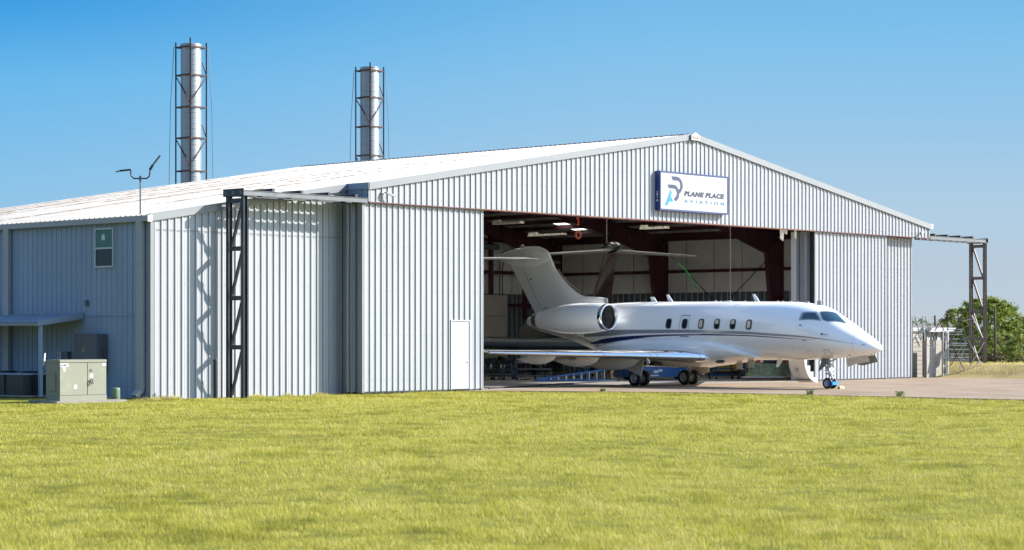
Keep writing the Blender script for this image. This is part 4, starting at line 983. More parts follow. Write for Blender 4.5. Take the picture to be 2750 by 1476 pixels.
stack('exhaust_stack','taller-looking silver metal stack in a rusty frame, left one behind the roof',15.44,30,17.6,[17.45,15.97,14.28,12.65,10.9,9.2])
stack('exhaust_stack','silver metal stack in a rusty frame right of centre behind the roof ridge',28.42,30,17.55,[17.42,15.87,14.2,12.55,10.9,9.2])
# ================= things along the left wall =================
# pole lamp on the eave
pt=thing('pole_lamp','grey pole with two floodlight heads on curved arms at the left eave','lamp post',(-9.05,2.07,6.40))
m=MB(); m.tube([(0,0,0),(0,0,1.30)],.028,10); m.tube([(0,0,1.26),(0,0,1.42)],.045,10); m.build('pole',M_rail,pt)
v=Vector((.68,-.734,0)) # arms spread across the eave corner
def q(s,z,fz=0): return (v.x*s,v.y*s,z)
for s,tip in ((-1,[(-.33,1.60),(-.62,1.62),(-.80,1.55)]),(1,[(.38,1.66),(.46,1.80),(.68,2.10)])):
    m=MB(); m.tube([q(0,1.33),q(s*.22,1.33),q(s*.31,1.40),q(s*.335,1.50),q(s*.335,1.60)],.026,10); a=m.build('arm',M_dark,pt)
    m=MB()
    if s<0: m.bar(q(-.33,1.64),q(-.72,1.60),.13,.06); m.bar(q(-.70,1.60),q(-.86,1.56),.11,.03)
    else: m.bar(q(.33,1.62),q(.44,1.80),.10,.08); m.bar(q(.44,1.80),q(.70,2.14),.14,.04)
    m.build('lamp_head',M_dark,a)
# lean-to awning
aw=thing('awning','low blue-grey metal awning on a post against the left hangar wall','awning',(-10.3,8.5,2.6)); O=(-10.3,8.5,2.6)
P=rib_profile(5.12,16,h=.03); m=MB(O)
for (a,oa),(b_,ob) in zip(P,P[1:]): m.add([(-9.30,a,2.97+oa),(-11.27,a,2.66+oa),(-11.27,b_,2.66+ob),(-9.30,b_,2.97+ob)],[(0,1,2,3)])
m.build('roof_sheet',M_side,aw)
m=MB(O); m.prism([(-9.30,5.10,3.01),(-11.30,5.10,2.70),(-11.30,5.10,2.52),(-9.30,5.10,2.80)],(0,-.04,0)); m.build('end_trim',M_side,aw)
m=MB(O); m.box((-11.33,5.08,2.54),(-11.28,16,2.65)); m.build('gutter',M_trim,aw)
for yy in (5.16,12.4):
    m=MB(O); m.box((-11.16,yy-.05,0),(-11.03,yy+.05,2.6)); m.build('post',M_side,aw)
# air conditioning unit under it
ac=thing('air_conditioner','low dark louvred condenser unit under the awning','air conditioner',(-10.9,7.5,.0)); O=(-10.9,7.5,0)
m=MB(O); m.box((-11.6,5.5,.06),(-9.75,10.6,.80)); m.build('cabinet',M_blk,ac)
m=MB(O)
for k in range(8): z=.13+k*.085; m.box((-11.64,5.46,z),(-11.60,10.6,z+.016)); m.box((-11.6,5.44,z),(-9.8,5.47,z+.016))
for yy in (5.5,6.6,7.7,8.8): m.box((-11.65,yy,.08),(-11.61,yy+.03,.80))
for xx in (-11.2,-10.8,-10.4,-10.0): m.box((xx,5.43,.08),(xx+.015,5.46,.8))
m.build('grille',mat('grille_dark_blue',(.04,.055,.07),.5,.2),ac)
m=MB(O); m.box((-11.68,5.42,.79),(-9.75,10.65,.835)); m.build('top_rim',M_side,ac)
for yy in (6.4,7.9):
    m=MB(O); m.lathe([(.42,0),(.40,.06),(0,.07)],(-10.7,yy,.84),'z',24); m.build('fan_guard',M_blk,ac)
m=MB(O); m.box((-11.7,5.4,0),(-9.7,10.7,.06)); m.build('base_slab',M_concp,ac)
# wall boxes
bx=thing('electrical_cabinet','tall dark grey electrical cabinet with side handle on the left wall','electrical cabinet',(-9.5,4.4,.85)); O=(-9.5,4.4,.85)
m=MB(O); m.box((-9.72,3.66,.86),(-9.31,5.08,2.25)); m.build('case',M_gbox,bx,bevel=.008)
m=MB(O); m.box((-9.735,3.72,.92),(-9.72,5.02,2.19)); m.build('cabinet_door',mat('cabinet_door_grey',(.12,.115,.13),.5,0,.05,3),bx)
m=MB(O); m.bar((-9.55,3.645,1.72),(-9.47,3.62,1.40),.035,.03); m.build('handle',M_blk,bx)
m=MB(O); m.box((-9.74,4.45,1.58),(-9.737,4.53,1.78)); m.build('sticker',mat('label_tan',(.42,.33,.15),.6),bx)
m=MB(O); m.tube([(-9.40,3.72,.86),(-9.40,3.72,.35)],.04,8); m.build('conduit',M_gbox,bx)
mb=thing('meter_box','two small grey junction boxes with dangling cables below the awning','junction box',(-9.4,6.9,1.4)); O=(-9.4,6.9,1.4)
m=MB(O); m.box((-9.45,5.85,1.30),(-9.31,6.12,1.60)); m.box((-9.40,6.2,1.34),(-9.31,6.34,1.60)); m.build('box',M_gbox,mb)
m=MB(O); 
for yy in (6.4,6.55): 
    m.box((-9.36,yy,1.34),(-9.31,yy+.1,1.40)); m.box((-9.36,yy,1.50),(-9.31,yy+.1,1.56))
m.box((-9.38,6.38,1.28),(-9.31,6.42,1.6)); m.build('clips',M_alup,mb)
m=MB(O)
for y0,y1,zb in ((5.95,5.6,.85),(6.25,6.02,.92),(6.05,5.2,.5),(6.3,6.2,.5)): m.tube([(-9.42,y0,1.32),(-9.44,y0-.02,1.1),(-9.48,(y0+y1)/2,zb+.1),(-9.5,y1,zb)],.022,6)
m.build('cables',M_blk,mb)
sm_=thing('wall_outlet_box','tiny dark outlet box on the left wall above the awning end','outlet box',(-9.3,4.85,3.35))
m=MB(); m.box((-.07,-.07,-.10),(-.02,.07,.10)); m.box((-.10,-.08,.06),(-.02,.08,.11)); m.build('box',M_gbox,sm_)
# pad-mounted transformer
tf=thing('transformer','pale green pad-mounted transformer cabinet with warning labels on a concrete pad','transformer',(-12.85,.95,0)); O=(-12.85,.95,0)
x0,x1,y0,y1=-13.80,-11.93,.13,.92
m=MB(O); m.box((x0,y0+.03,.20),(x1,y1,1.28)); m.build('case',M_grn,tf,bevel=.008)
m=MB(O); m.box((x0-.015,y0-.005,1.285),(x1+.015,y1+.02,1.385)); m.build('lid',M_grn,tf,bevel=.012)
m=MB(O); m.box((x0+.004,y0,.21),(x0+1.09,y0+.026,1.275)); dl=m.build('cabinet_door',M_grn,tf,bevel=.004)
m=MB(O); m.box((x0+1.11,y0,.21),(x1-.004,y0+.026,1.275)); dr=m.build('cabinet_door',M_grn,tf,bevel=.004)
m=MB(O); m.box((x0-.005,y0-.012,.02),(x1+.005,y1,.20)); m.build('sill',M_grn,tf,bevel=.004)
m=MB(O); m.box((x0+.006,y0-.006,1.16),(x0+.33,y0-.001,1.262)); a=m.build('number_plate',M_paper,dl)
text_mesh('number','14134819',M_blk,a,(x0+.025-O[0],y0-.008-O[1],1.178),.085,.27)
m=MB(O); m.box((x0+.10,y0-.006,1.10),(x0+.24,y0-.001,1.15)); m.box((x0+.13,y0-.006,1.0),(x0+.22,y0-.001,1.07)); m.build('sticker',M_paper,dl)
def warn(xx,zz,par):
    m=MB(O); m.box((xx,y0-.006,zz),(xx+.13,y0-.001,zz+.14)); o=m.build('warning_label',M_paper,par)
    m=MB(O); m.box((xx+.01,y0-.008,zz+.11),(xx+.12,y0-.0065,zz+.133)); m.build('red_band',M_lblred,o)
warn(x0+.55,.42,dl); warn(x0+1.19,.78,dr)
m=MB(O); m.box((x1-.17,y0-.006,1.17),(x1-.02,y0-.001,1.262)); m.build('sticker',M_paper,dr)
m=MB(O); m.box((x0+1.19,y0-.012,.98),(x0+1.29,y0-.001,1.07)); m.build('latch_plate',M_gbox,dr)
m=MB(O); m.tube([(x0+1.14,y0-.03,.50),(x0+1.15,y0-.04,.62),(x0+1.20,y0-.05,.72),(x0+1.27,y0-.05,.72),(x0+1.30,y0-.03,.58)],.016,6); m.build('handle',M_blk,dr)
m=MB(O); m.lathe([(0,-.03),(.08,-.03),(.10,0),(.08,.03),(0,.03)],(x1+.03,y0+.2,1.08),'x',16); m.build('meter',M_paper,tf)
m=MB(O); m.box((x0-.04,.35,.35),(x0,.75,.95)); m.build('cooling_fins',M_grn,tf)
m=MB(O); m.box((-14.1,-.15,-.06),(-11.3,1.5,.025)); m.build('base_slab',M_concp,tf)
m=MB(O); m.bar((x0-.02,1.0,1.2),(x0+.02,1.0,1.60),.05,.03); m.build('tag_plate',M_paper,tf)
gp=thing('pipe_stub','short green plastic pipe stub with domed cap beside the transformer','pipe',(-11.2,.60,-.02))
m=MB(); m.lathe([(.150,0),(.150,.36),(.146,.41),(.12,.435),(.0,.44)],(0,0,0),'z',24); m.build('pipe',M_grnd,gp)
m=MB(); m.lathe([(.156,.10),(.156,.125)],(0,0,0),'z',24); m.build('band',M_gbox,gp)
bp=thing('bollard','thin black steel post standing in the grass before the left wall','bollard',(-7.51,-.19,-.03))
m=MB(); m.tube([(0,0,0),(-.012,0,1.36)],.072,14); m.build('tube',M_blk,bp)
m=MB(); m.lathe([(.078,1.34),(.078,1.385),(0,1.39)],(-.012,0,0),'z',14); m.build('cap',M_black,bp)
# ================= INSIDE THE HANGAR =================
# second aircraft, tail towards the doors
j2=thing('parked_jet','second jet parked deep in the hangar, dark maroon T-tail fin with pale tailplane','airplane',(26.6,11.0,.0),R(58))
# local x: forwards (into the hangar), tail at x<0
rows=[]
for x,z,w,h in ((-2.6,3.1,.05,.1),(-1.6,3.0,.35,.40),(0,2.8,.65,.72),(2.5,2.55,1.0,1.0),(5,2.45,1.1,1.1),(10,2.45,1.1,1.1),(12.5,2.3,.9,.95),(14.2,2.1,.45,.5),(14.8,2.0,.05,.06)):
    rows.append([(x,w*math.sin(2*PI*k/24),z+h*math.cos(2*PI*k/24)) for k in range(24)])
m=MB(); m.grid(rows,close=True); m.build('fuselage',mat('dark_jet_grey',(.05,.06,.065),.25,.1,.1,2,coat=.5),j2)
rows=[]
for z,xl,xt,w in ((3.3,2.6,-1.2,.26),(4.2,1.2,-1.7,.24),(5.2,.2,-2.1,.22),(6.0,-.5,-2.4,.20),(6.3,-.7,-2.5,.19)):
    c_=xl-xt; A=airfoil(1,1.0,8); mx=max(b_ for a,b_ in A); rows.append([(xl-a*c_,b_/mx*w,z) for a,b_ in A[::-1]]+[(xl-a*c_,-b_/mx*w,z) for a,b_ in A[1:]])
m=MB(); m.grid(rows); m.build('fin',mat('dark_maroon_fin',(.06,.012,.018),.15,.1,.3,1,coat=.8),j2)
rows=[]
for x,r_ in ((-3.0,.04),(-2.7,.15),(-2.0,.24),(-1.2,.24),(-.4,.16),(.1,.03)): rows.append([(x,r_*math.sin(2*PI*k/18),6.62+r_*1.2*math.cos(2*PI*k/18)) for k in range(18)])
m=MB(); m.grid(rows,close=True); m.build('tail_bullet',mat('dark_green_gloss',(.02,.03,.03),.1,.2,.2,2,coat=.8),j2)
for s in (1,-1):
    rows=[]
    for y,xl,z,c_ in ((.1,-.6,6.45,1.7),(4.1,-2.0,6.18,.9)):
        A=airfoil(c_,.12,8); rows.append([(xl-a,s*y,z+b_) for a,b_ in A[::-1]]+[(xl-a,s*y,z-b_) for a,b_ in A[1:]])
    m=MB(); m.grid(rows); m.add(rows[-1],[tuple(range(len(rows[-1])))]); m.build('tailplane',mat('pale_tailplane',(.50,.49,.45),.35,.1,.08,3),j2)
    m=MB(); rows=[]
    for y,xl,z,c_ in ((.8,9.0,1.6,3.2),(8.4,5.2,1.95,1.3)):
        A=airfoil(c_,.12,8); rows.append([(xl-a,s*y,z+b_) for a,b_ in A[::-1]]+[(xl-a,s*y,z-b_) for a,b_ in A[1:]])
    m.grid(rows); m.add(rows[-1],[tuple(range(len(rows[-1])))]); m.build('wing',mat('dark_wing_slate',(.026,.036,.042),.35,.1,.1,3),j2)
    m=MB(); m.tube([(6.6,s*1.7,.35),(6.6,s*1.7,1.6)],.08,8); m.build('landing_leg',M_alup,j2)
    m=MB(); m.lathe([(.2,-.1),(.33,-.1),(.36,0),(.33,.1),(.2,.1),(0,.05),(0,-.05),(.2,-.1)],(6.6,s*1.7,.36),'y',20); m.build('wheel',M_black,j2)
m=MB(); m.tube([(13,0,.25),(13,0,1.6)],.06,8); m.lathe([(0,-.06),(.22,-.06),(.25,0),(.22,.06),(0,.06)],(13,0,.25),'y',18); m.build('nose_leg',M_alup,j2)
# dismantled wing section on stands at the left, seen under and over the near wing
wg=thing('wing_section','dark slate wing section resting on stands behind the white jet','aircraft part',(20.8,11.6,0)); 
def wpt(s): return (14.5+s*.92,15.5-s*.52)
m=MB((20.8,11.6,0)); rows=[]
for s,ch,z in ((0,1.8,1.80),(6,2.0,1.72),(13,2.2,1.66)):
    x_,y_=19.0+s*.78,16.0-s*.60; A=airfoil(ch,.30,8); rows.append([(x_+a*.6,y_+a*.8,z+.10*a+b_) for a,b_ in A[::-1]]+[(x_+a*.6,y_+a*.8,z+.10*a-b_) for a,b_ in A[1:]])
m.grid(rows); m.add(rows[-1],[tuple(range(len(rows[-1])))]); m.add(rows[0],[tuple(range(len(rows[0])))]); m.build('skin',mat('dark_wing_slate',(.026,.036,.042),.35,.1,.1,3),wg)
for s in (1.5,6,11):
    x_,y_=19.3+s*.78,16.4-s*.60; m=MB((20.8,11.6,0)); m.bar((x_-.4,y_,0),(x_,y_,1.6),.06,.06); m.bar((x_+.4,y_,0),(x_,y_,1.6),.06,.06); m.bar((x_-.4,y_,.5),(x_+.4,y_,.5),.05,.05); m.build('stand',M_dark,wg)
# rag and toolbox on the section
rg=thing('rag','crumpled red rag lying on the dark wing section','rag',(25.4,12.0,1.86)); m=MB(); 
m.grid([[(-.35+.14*i,-.15+.1*k,.05+.06*random.random()) for k in range(4)] for i in range(6)]); m.build('cloth',M_red,rg)
# ladder on its side
ld=thing('stepladder','long blue fibreglass stepladder lying on its side on the hangar floor','ladder',(21.7,8.5,.02)); O=(21.7,8.5,.02)
A=Vector((19.95,9.50,.06));B=Vector((23.55,7.46,.06)); T=Vector((23.55,7.46,.62)); dirv=(B-A)
nrm=Vector((dirv.y,-dirv.x,0)).normalized()
for off,label in ((0,0),(.55,1)):
    pass
m=MB(O); m.bar(A,B,.05,.09); m.bar(A+Vector((0,0,.04)),T,.05,.09); m.build('front_rail',M_blue2 if 'M_blue2' in globals() else mat('ladder_blue',(.015,.13,.40),.4,0,.08,6),ld)
m=MB(O)
for k in range(1,11):
    t=k/10.6; p=A.lerp(B,t); q_=(A+Vector((0,0,.04))).lerp(T,t); m.bar(p,q_,.075,.04)
m.build('steps',M_alu,ld)
A2=A+nrm*.05; B2=B+Vector((-.35,-.05,0))+nrm*-.5
m=MB(O); m.bar(A2,B2,.05,.08); m.bar(A2+Vector((0,0,.04)),B2+Vector((0,0,.5)),.05,.08); m.build('rear_rail',MATS['ladder_blue'],ld)
m=MB(O)
for k in range(2,10): t=k/10; m.bar(A2.lerp(B2,t),(A2).lerp(B2+Vector((0,0,.5)),t),.03,.03)
m.build('spreader_bars',M_alu,ld)
m=MB(O); m.bar(T+Vector((-.1,0,-.05)),T+Vector((-.28,.12,-.22)),.03,.06); m.bar(B+Vector((-.1,0,.05)),B+Vector((-.28,.12,.2)),.03,.06); m.build('top_brace',M_yellow,ld)
# second ladder standing behind
l2=thing('stepladder','blue stepladder with yellow braces standing open behind the lying ladder','ladder',(25.8,11.2,0)); 
m=MB()
for y_ in (-.28,.28): m.bar((-.55,y_,0),(0,y_*.7,1.25),.04,.07); m.bar((.55,y_,0),(0,y_*.7,1.25),.04,.07)
m.build('rails',MATS['ladder_blue'],l2)
m=MB()
for k in range(1,4): z=k*.3; m.bar((-.55+.44*z,-.27,z),(-.55+.44*z,.27,z),.08,.03)
m.build('steps',M_alu,l2)
m=MB(); m.bar((-.45,-.27,.3),(.42,.27,.32),.03,.04); m.bar((.45,-.27,.3),(-.42,.27,.32),.03,.04); m.build('braces',M_yellow,l2)
# blue scissor lift behind the main wheels
sc=thing('scissor_lift','low blue scissor lift chassis with white labels seen behind the main wheels','scissor lift',(27.0,7.6,0),R(-12))
m=MB(); m.box((-2.2,-.6,.15),(2.2,.6,.62)); c0=m.build('chassis',M_blue,sc,bevel=.02)
m=MB(); m.box((-2.1,-.5,.62),(2.1,.5,.68)); m.bar((-1.8,-.4,.68),(1.8,-.4,.95),.06,.1); m.bar((1.8,-.4,.68),(-1.8,-.4,.95),.06,.1); m.box((-2.2,-.6,.98),(2.2,.6,1.08)); m.build('lift_deck',M_blue,sc)
m=MB()
for x_ in (-1.6,1.6):
    for y_ in (-.5,.5): m.lathe([(0,-.1),(.18,-.1),(.2,0),(.18,.1),(0,.1)],(x_,y_,.2),'y',18)
m.build('wheels',M_black,sc)
m=MB()
for x_,z_,w_,h_ in ((-1.9,.52,.35,.05),(-.8,.35,.3,.14),(-.5,.42,.25,.12),(-1.0,.2,.5,.06),(.9,.34,.2,.14),(1.25,.42,.1,.1),(1.3,.56,.3,.04)): m.box((x_,-.606,z_),(x_+w_,-.601,z_+h_))
m.build('label_plate',M_paper,sc)
m=MB(); m.box((-1.7,-.604,.30),(-1.0,-.598,.46)); m.build('vent_slot',M_blk,sc)
# carts and stands in the dark at the left
def cart(x,y,w,label,colr,rot=0,n=5):
    t=thing('tool_cart',label,'cart',(x,y,0),rot,group='wheeled carts along the hangar floor')
    m=MB(); m.box((-w/2,-.35,.50),(w/2,.35,.56)); m.box((-w/2,-.35,.18),(w/2,.35,.23)); m.build('shelf',colr,t)
    m=MB()
    for a in (-1,1):
        for b_ in (-1,1): m.bar((a*(w/2-.04),b_*.31,.12),(a*(w/2-.04),b_*.31,.95 if a<0 else .56),.04,.04)
    m.bar((-w/2+.04,-.31,.95),(-w/2+.04,.31,.95),.04,.04); m.build('frame',colr,t)
    m=MB()
    for a in (-1,1):
        for b_ in (-1,1): m.lathe([(0,-.02),(.06,-.02),(.06,.02),(0,.02)],(a*(w/2-.06),b_*.3,.06),'y',12)
    m.build('casters',M_black,t)
    return t
cart(*at_px(1312,103.5),1.6,'dark tool cart with bottles near the left edge of the doorway',M_blk,R(-40))
cart(*at_px(1352,104.5),1.2,'dark cart beside the blue stand under the near wing',M_dark,R(-35))
cart(*at_px(1432,104.5),1.8,'long low grey trolley under the flap fairings',M_rail,R(-40))
cart(*at_px(1946,106),1.5,'blue flat trolley behind the main wheel gap',M_blue,R(-20))
cart(*at_px(2003,105.5),1.4,'dark trolley on steel casters before the green cowlings',M_dark,R(-20))
def bottle(x,y,z,c,label):
    t=tag(MB().lathe([(0,0),(.06,0),(.06,.16),(.025,.21),(.025,.25),(0,.25)],(0,0,0),'z',12).build('bottle',c,None),label,'bottle',group='bottles on the left cart'); t.location=(x,y,z); return t
for k,(dx,dy) in enumerate(((-.5,.2),(-.25,.0),(.05,-.1),(.3,-.3),(.5,-.4))):
    bottle(at_px(1312,103.5)[0]+dx,at_px(1312,103.5)[1]+dy,.56,(M_paper,M_gbox,M_paper,M_blk,M_paper)[k],('small bottle at the left end of the left cart','dark bottle second from the left on the cart','white bottle in the middle of the left cart','black bottle right of the middle on the cart','white bottle at the right end of the left cart')[k])
M_stand=mat('stand_blue',(.012,.05,.12),.5,0,.1,5)
sb=thing('work_stand','blue A-frame work stand in the dark left of the doorway','stand',(*at_px(1362,102.5),0),R(-40))
m=MB()
for y_ in (-.3,.3): m.bar((-.6,y_,0),(-.25,y_,1.15),.06,.05); m.bar((.6,y_,0),(.25,y_,1.15),.06,.05)
m.build('legs',M_stand,sb)
m=MB(); m.box((-.35,-.35,1.12),(.35,.35,1.18)); m.bar((-.5,-.3,.4),(.5,-.3,.4),.04,.05); m.bar((-.45,-.3,.75),(.45,-.3,.75),.04,.05); m.build('deck',M_stand,sb); sb.scale=(.7,.7,.66)
ol=tag(MB().lathe([(0,-.09),(.06,-.07),(.09,0),(.06,.07),(0,.09)],(0,0,0),'z',14).build('round_lamp',mat('orange_ball',(.9,.35,.03),.4),None),'round orange ball lamp sitting on the dark cart by the blue stand','lamp'); ol.location=(*at_px(1352,104.3),.65)
cn=thing('cloth_cover','small grey cloth cover draped on a thin stand under the wing','cover',(*at_px(1412,103),0))
m=MB(); m.lathe([(.02,1.35),(.15,1.34),(.26,1.2),(.30,1.02),(.42,.85)],(0,0,0),'z',11); m.build('cloth',mat('grey_cloth',(.36,.36,.38),.8,0,.15,8),cn)
m=MB(); m.tube([(0,0,0),(0,0,1.34)],.02,8); m.bar((-.3,0,.03),(.3,0,.03),.04,.04); m.bar((0,-.3,.03),(0,.3,.03),.04,.04); m.build('stand',M_rail,cn)
# racks of dark stock at the back left, giving the clutter below the wainscot
for k,(x_,y_) in enumerate(((31.5,22.5),(33.8,21.0))):
    rk=thing('storage_rack',('grey storage rack of dark parts against the back wall, left one','grey storage rack of dark parts against the back wall, right one')[k],'rack',(x_,y_,0),R(-30),group='storage racks at the back wall')
    m=MB()
    for a in (-1.1,1.1):
        for b_ in (-.3,.3): m.bar((a,b_,0),(a,b_,1.35),.04,.04)
    m.build('uprights',M_rail,rk)
    m=MB()
    for z in (.15,.65,1.2): m.box((-1.12,-.32,z),(1.12,.32,z+.03))
    m.build('shelf',M_dark,rk)
    r3=random.Random(5+k); m=MB()
    for z in (.18,.68):
        xx=-1.0
        while xx<.85: w_=.15+.25*r3.random(); m.box((xx,-.28,z),(xx+w_,.25,z+.12+.25*r3.random())); xx+=w_+.06
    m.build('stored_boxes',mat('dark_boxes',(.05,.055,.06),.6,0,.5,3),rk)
# hose on the floor
hz=thing('hose','black hose lying along the hangar threshold and up to the ladder','hose',(19,3,.04))
pts=[(7.6,.9),(9.5,1.6),(11.5,2.2),(13.4,3.0),(15.3,3.9),(17.2,4.5),(19.2,5.4),(20.8,6.0),(22.4,6.4)]
m=MB((19,3,.04)); m.tube([(a,b_,.045+.01*math.sin(i*2)) for i,(a,b_) in enumerate(pts)]+[(23.4,7.0,.12),(23.9,7.5,.35),(23.9,7.6,.55)],.03,8); m.build('tube',M_black,hz)
# yellow machine, green cowlings on pallets
ym=thing('floor_machine','yellow and black curved machine cover behind the belly of the jet','machine',(*at_px(1950,109),0),R(-35))
m=MB(); m.prism([(-.6,-.3,.35),(.6,-.3,.35),(.75,-.3,.75),(.6,-.3,1.15),(0,-.3,1.3),(-.5,-.3,1.15)],(0,.6,0)); m.build('cover',mat('dull_yellow',(.36,.28,.04),.5,0,.15,3),ym,bevel=.02)
m=MB(); m.tube([(-.35,-.32,1.15),(-.2,-.32,.85),(.15,-.32,.7),(.45,-.32,.85)],.045,8); m.box((-.6,-.3,.12),(.6,.3,.35)); m.build('base',M_black,ym)
for k,(x_,y_) in enumerate((at_px(2056,103.2),at_px(2122,104.6))):
    pa=thing('pallet',('wooden pallet under the first green cowling, with a grey plank','wooden pallet under the second green cowling near the open stair')[k],'pallet',(x_,y_,0),R(-50),group='wooden pallets inside the door')
    m=MB()
    for a in (-.5,0,.5): m.box((-1.1,a-.05,.0),(1.1,a+.05,.10))
    for a in range(8): m.box((-1.1+a*.29,-.6,.105),(-1.1+a*.29+.2,.6,.13))
    m.build('boards',M_wood,pa)
    m=MB(); m.box((-1.15,-.66,.135),(.9,-.2,.19)); m.build('plank',M_alup,pa)
    cw=thing('engine_cowling',('green primed engine cowling with red patch, left of the two','green primed engine cowling with red patch, right one beside the stair')[k],'aircraft part',(x_,y_,.2),R(-50),group='green engine cowlings on pallets')
    rows=[[(.85*s*(1-.1*t),.5*math.cos(a*PI)*(1-.2*t),.02+1.0*t) for a in [i/12 for i in range(13)]] for s in (1,) for t in (0,)]
    m=MB()
    rr=[]
    for t,w_ in ((0,1.0),(.12,.97),(.13,.9),(.45,.86),(.46,.92),(.55,.92),(.56,.82),(1.0,.74)):
        rr.append([(w_*math.cos(2*PI*i/28),.62*w_*math.sin(2*PI*i/28),1.05*t) for i in range(28)])
    m.grid(rr,smooth=False,close=True); m.build('ring',M_green,cw)
    m=MB(); rr=[]
    for t,w_ in ((.62,.86),(1.02,.80)): rr.append([(w_*math.cos(-2.2+i*.06),.64*w_*math.sin(-2.2+i*.06),1.05*t) for i in range(7)])
    m.grid(rr); m.build('red_panel',M_red,cw)
    m=MB(); rr=[]
    for t,w_ in ((.60,.83),(.98,.77)): rr.append([(w_*math.cos(-1.75+i*.07),.635*w_*math.sin(-1.75+i*.07),1.05*t) for i in range(14)])
    m.grid(rr); m.build('opening',M_black,cw)
    for i in range(10):
        m=MB(); a=-2.6+i*.26; m.bar((.955*math.cos(a),.6*math.sin(a),.16),(.93*math.cos(a),.585*math.sin(a),.46),.03,.02)
        m.build('rib',mat('rib_green',(.30,.36,.25),.5),cw)
pl=thing('notice_board','pale printed sheet on a grey post between the carts','notice',(*at_px(2016,104),0),R(-40))
m=MB(); m.bar((0,0,0),(0,0,1.25),.05,.05); m.bar((-.3,0,.03),(.3,0,.03),.06,.05); m.build('post',M_rail,pl)
m=MB(); m.box((-.02,-.05,.62),(.26,-.04,1.02)); m.build('sheet',M_paper,pl)
# ceiling lamps, hook, cables, strap
def clamp_(x,y,z,label,L=2.4):
    t=thing('ceiling_lamp',label,'ceiling lamp',(x,y,z),0,group='tube lamps hung under the hangar roof')
    m=MB(); m.prism([(-.11,0,0),(.11,0,0),(.16,0,-.10),(-.16,0,-.10)],(0,L,0)); m.box((-.08,L*.78,.0),(.08,L,.10)); m.build('housing',M_lite,t)
    m=MB()
    for k in range(4): m.lathe([(0,0),(.03,0)],(-.145,.15+k*.6,-.05),'x',8,False)
    m.build('screw',M_blk,t)
    m=MB()
    for yy in (.3,L-.3): m.tube([(0,yy,0),(0,yy,roofz(x)-.03-z)],.008,5)
    m.build('suspension_wire',M_wire,t)
clamp_(15.95,6.70,7.42,'hanging tube lamp nearest the left door, seen under the header',1.75)
clamp_(24.6,11.7,7.36,'hanging tube lamp above the second jet, lower one left of the hook',2.4)
clamp_(23.68,4.4,7.40,'hanging tube lamp right of the long thin cable',1.6)
hk=thing('hoist_hook','orange strap and round orange hook block hanging from the hangar roof','hoist',(22.5,9.0,7.1))
m=MB(); m.box((-.03,-.03,.45),(.03,.03,1.25)); m.box((-.12,-.03,.78),(0,.03,.84)); m.build('strap',M_orange,hk)
m=MB(); m.tube([(0,0,.14),(0,0,3.7)],.01,6); m.build('cable',M_wire,hk)
m=MB(); v1=Vector((.68,-.734,0)); m.tube([tuple(v1*(.12*math.cos(a))+Vector((0,0,.17*math.sin(a)))) for a in [2*PI*k/16 for k in range(17)]],.055,8,False); m.build('hook_block',mat('hook_orange',(.50,.13,.07),.5),hk)
for (x_,y_,z0,lb) in ((20.85,5.79,6.55,'thin pale cable hanging in front of the tail fin'),(28.39,4.21,3.0,'thin pale cable hanging right of the dark T-tail')):
    c=tag(MB().tube([(0,0,0),(0,0,roofz(x_)-.25-z0)],.018,6).build('hanging_cable',mat('cable_pale',(.42,.36,.32),.6),None),lb,'cable',group='cables hanging from the roof'); c.location=(x_,y_,z0)
gs=tag(MB().tube([(0,0,0),(.22,-.25,-.25),(.40,-.55,-.62),(.48,-.75,-1.0),(.62,-.95,-1.38)],.028,6).build('green_strap',M_strap,None),'bright green strap dangling from the right tip of the second tailplane','strap'); gs.location=(31,9.72,6.05)
# ================= RIGHT OF THE HANGAR =================
hh=lambda x,y: height(x,y)-.02
RT=R(-47)
x_,y_=at_px(2466,110)
bxr=thing('storage_box','taller weathered grey panelled box right beside the hangar door leaf','storage box',(x_,y_,0),R(-5),group='weathered grey boxes right of the hangar')
m=MB(); m.box((-.31,0,0),(.30,.35,2.36)); m.build('case',M_boxp,bxr)
for k in range(9): m=MB(); m.box((-.31,-.010,.2+k*.235),(.30,.0,.212+k*.235)); m.build('seam',M_gbox,bxr)
m=MB(); m.box((.31,-.06,0),(.385,.06,2.42)); m.build('corner_post',M_rail,bxr)
q=lambda a,b_:((a-200)/392,-.05,(1330-b_)/392)
m=MB(); m.tube([q(40,395),q(320,390)],.022,6); m.tube([q(70,395),q(45,310),q(45,70),q(285,65),q(280,290),q(320,390)],.02,6); m.tube([q(105,70),q(200,370),q(290,545)],.02,6); m.tube([q(285,62),q(345,60),q(450,370),q(475,545)],.02,6); m.build('hand_rail',M_rail,bxr)
x_,y_=at_px(2509,109.5)
bx2=thing('storage_box','lower and wider weathered grey box beside the white tube rack','storage box',(x_,y_,0),R(-5),group='weathered grey boxes right of the hangar')
m=MB(); m.box((-.44,0,0),(.44,.22,1.98)); m.build('case',M_boxp,bx2)
for z,a,b_ in ((1.70,-.38,.32),(1.28,-.1,.44),(.9,-.2,.3),(.35,.1,.3)): m=MB(); m.box((a,-.010,z),(b_,0,z+.022)); m.build('seam',M_tube,bx2)
m=MB(); m.tube([(-.47,-.03,.1),(-.47,-.03,1.66),(-.40,-.03,1.74),(-.3,-.03,1.74)],.02,6); m.build('pipe',M_tube,bx2)
q2=lambda a,b_:((a-530)/392,.1,(1330-b_)/392)
m=MB(); m.tube([q2(480,545),q2(750,95)],.026,6); m.tube([q2(705,190),q2(800,370)],.026,6); m.build('rusty_rail',M_rusty,bx2)
x_,y_=at_px(2539,109.5)
rk=thing('tube_rack','white tube frame rack standing at the right end of the grey boxes','rack',(x_,y_,0),R(-5))
m=MB()
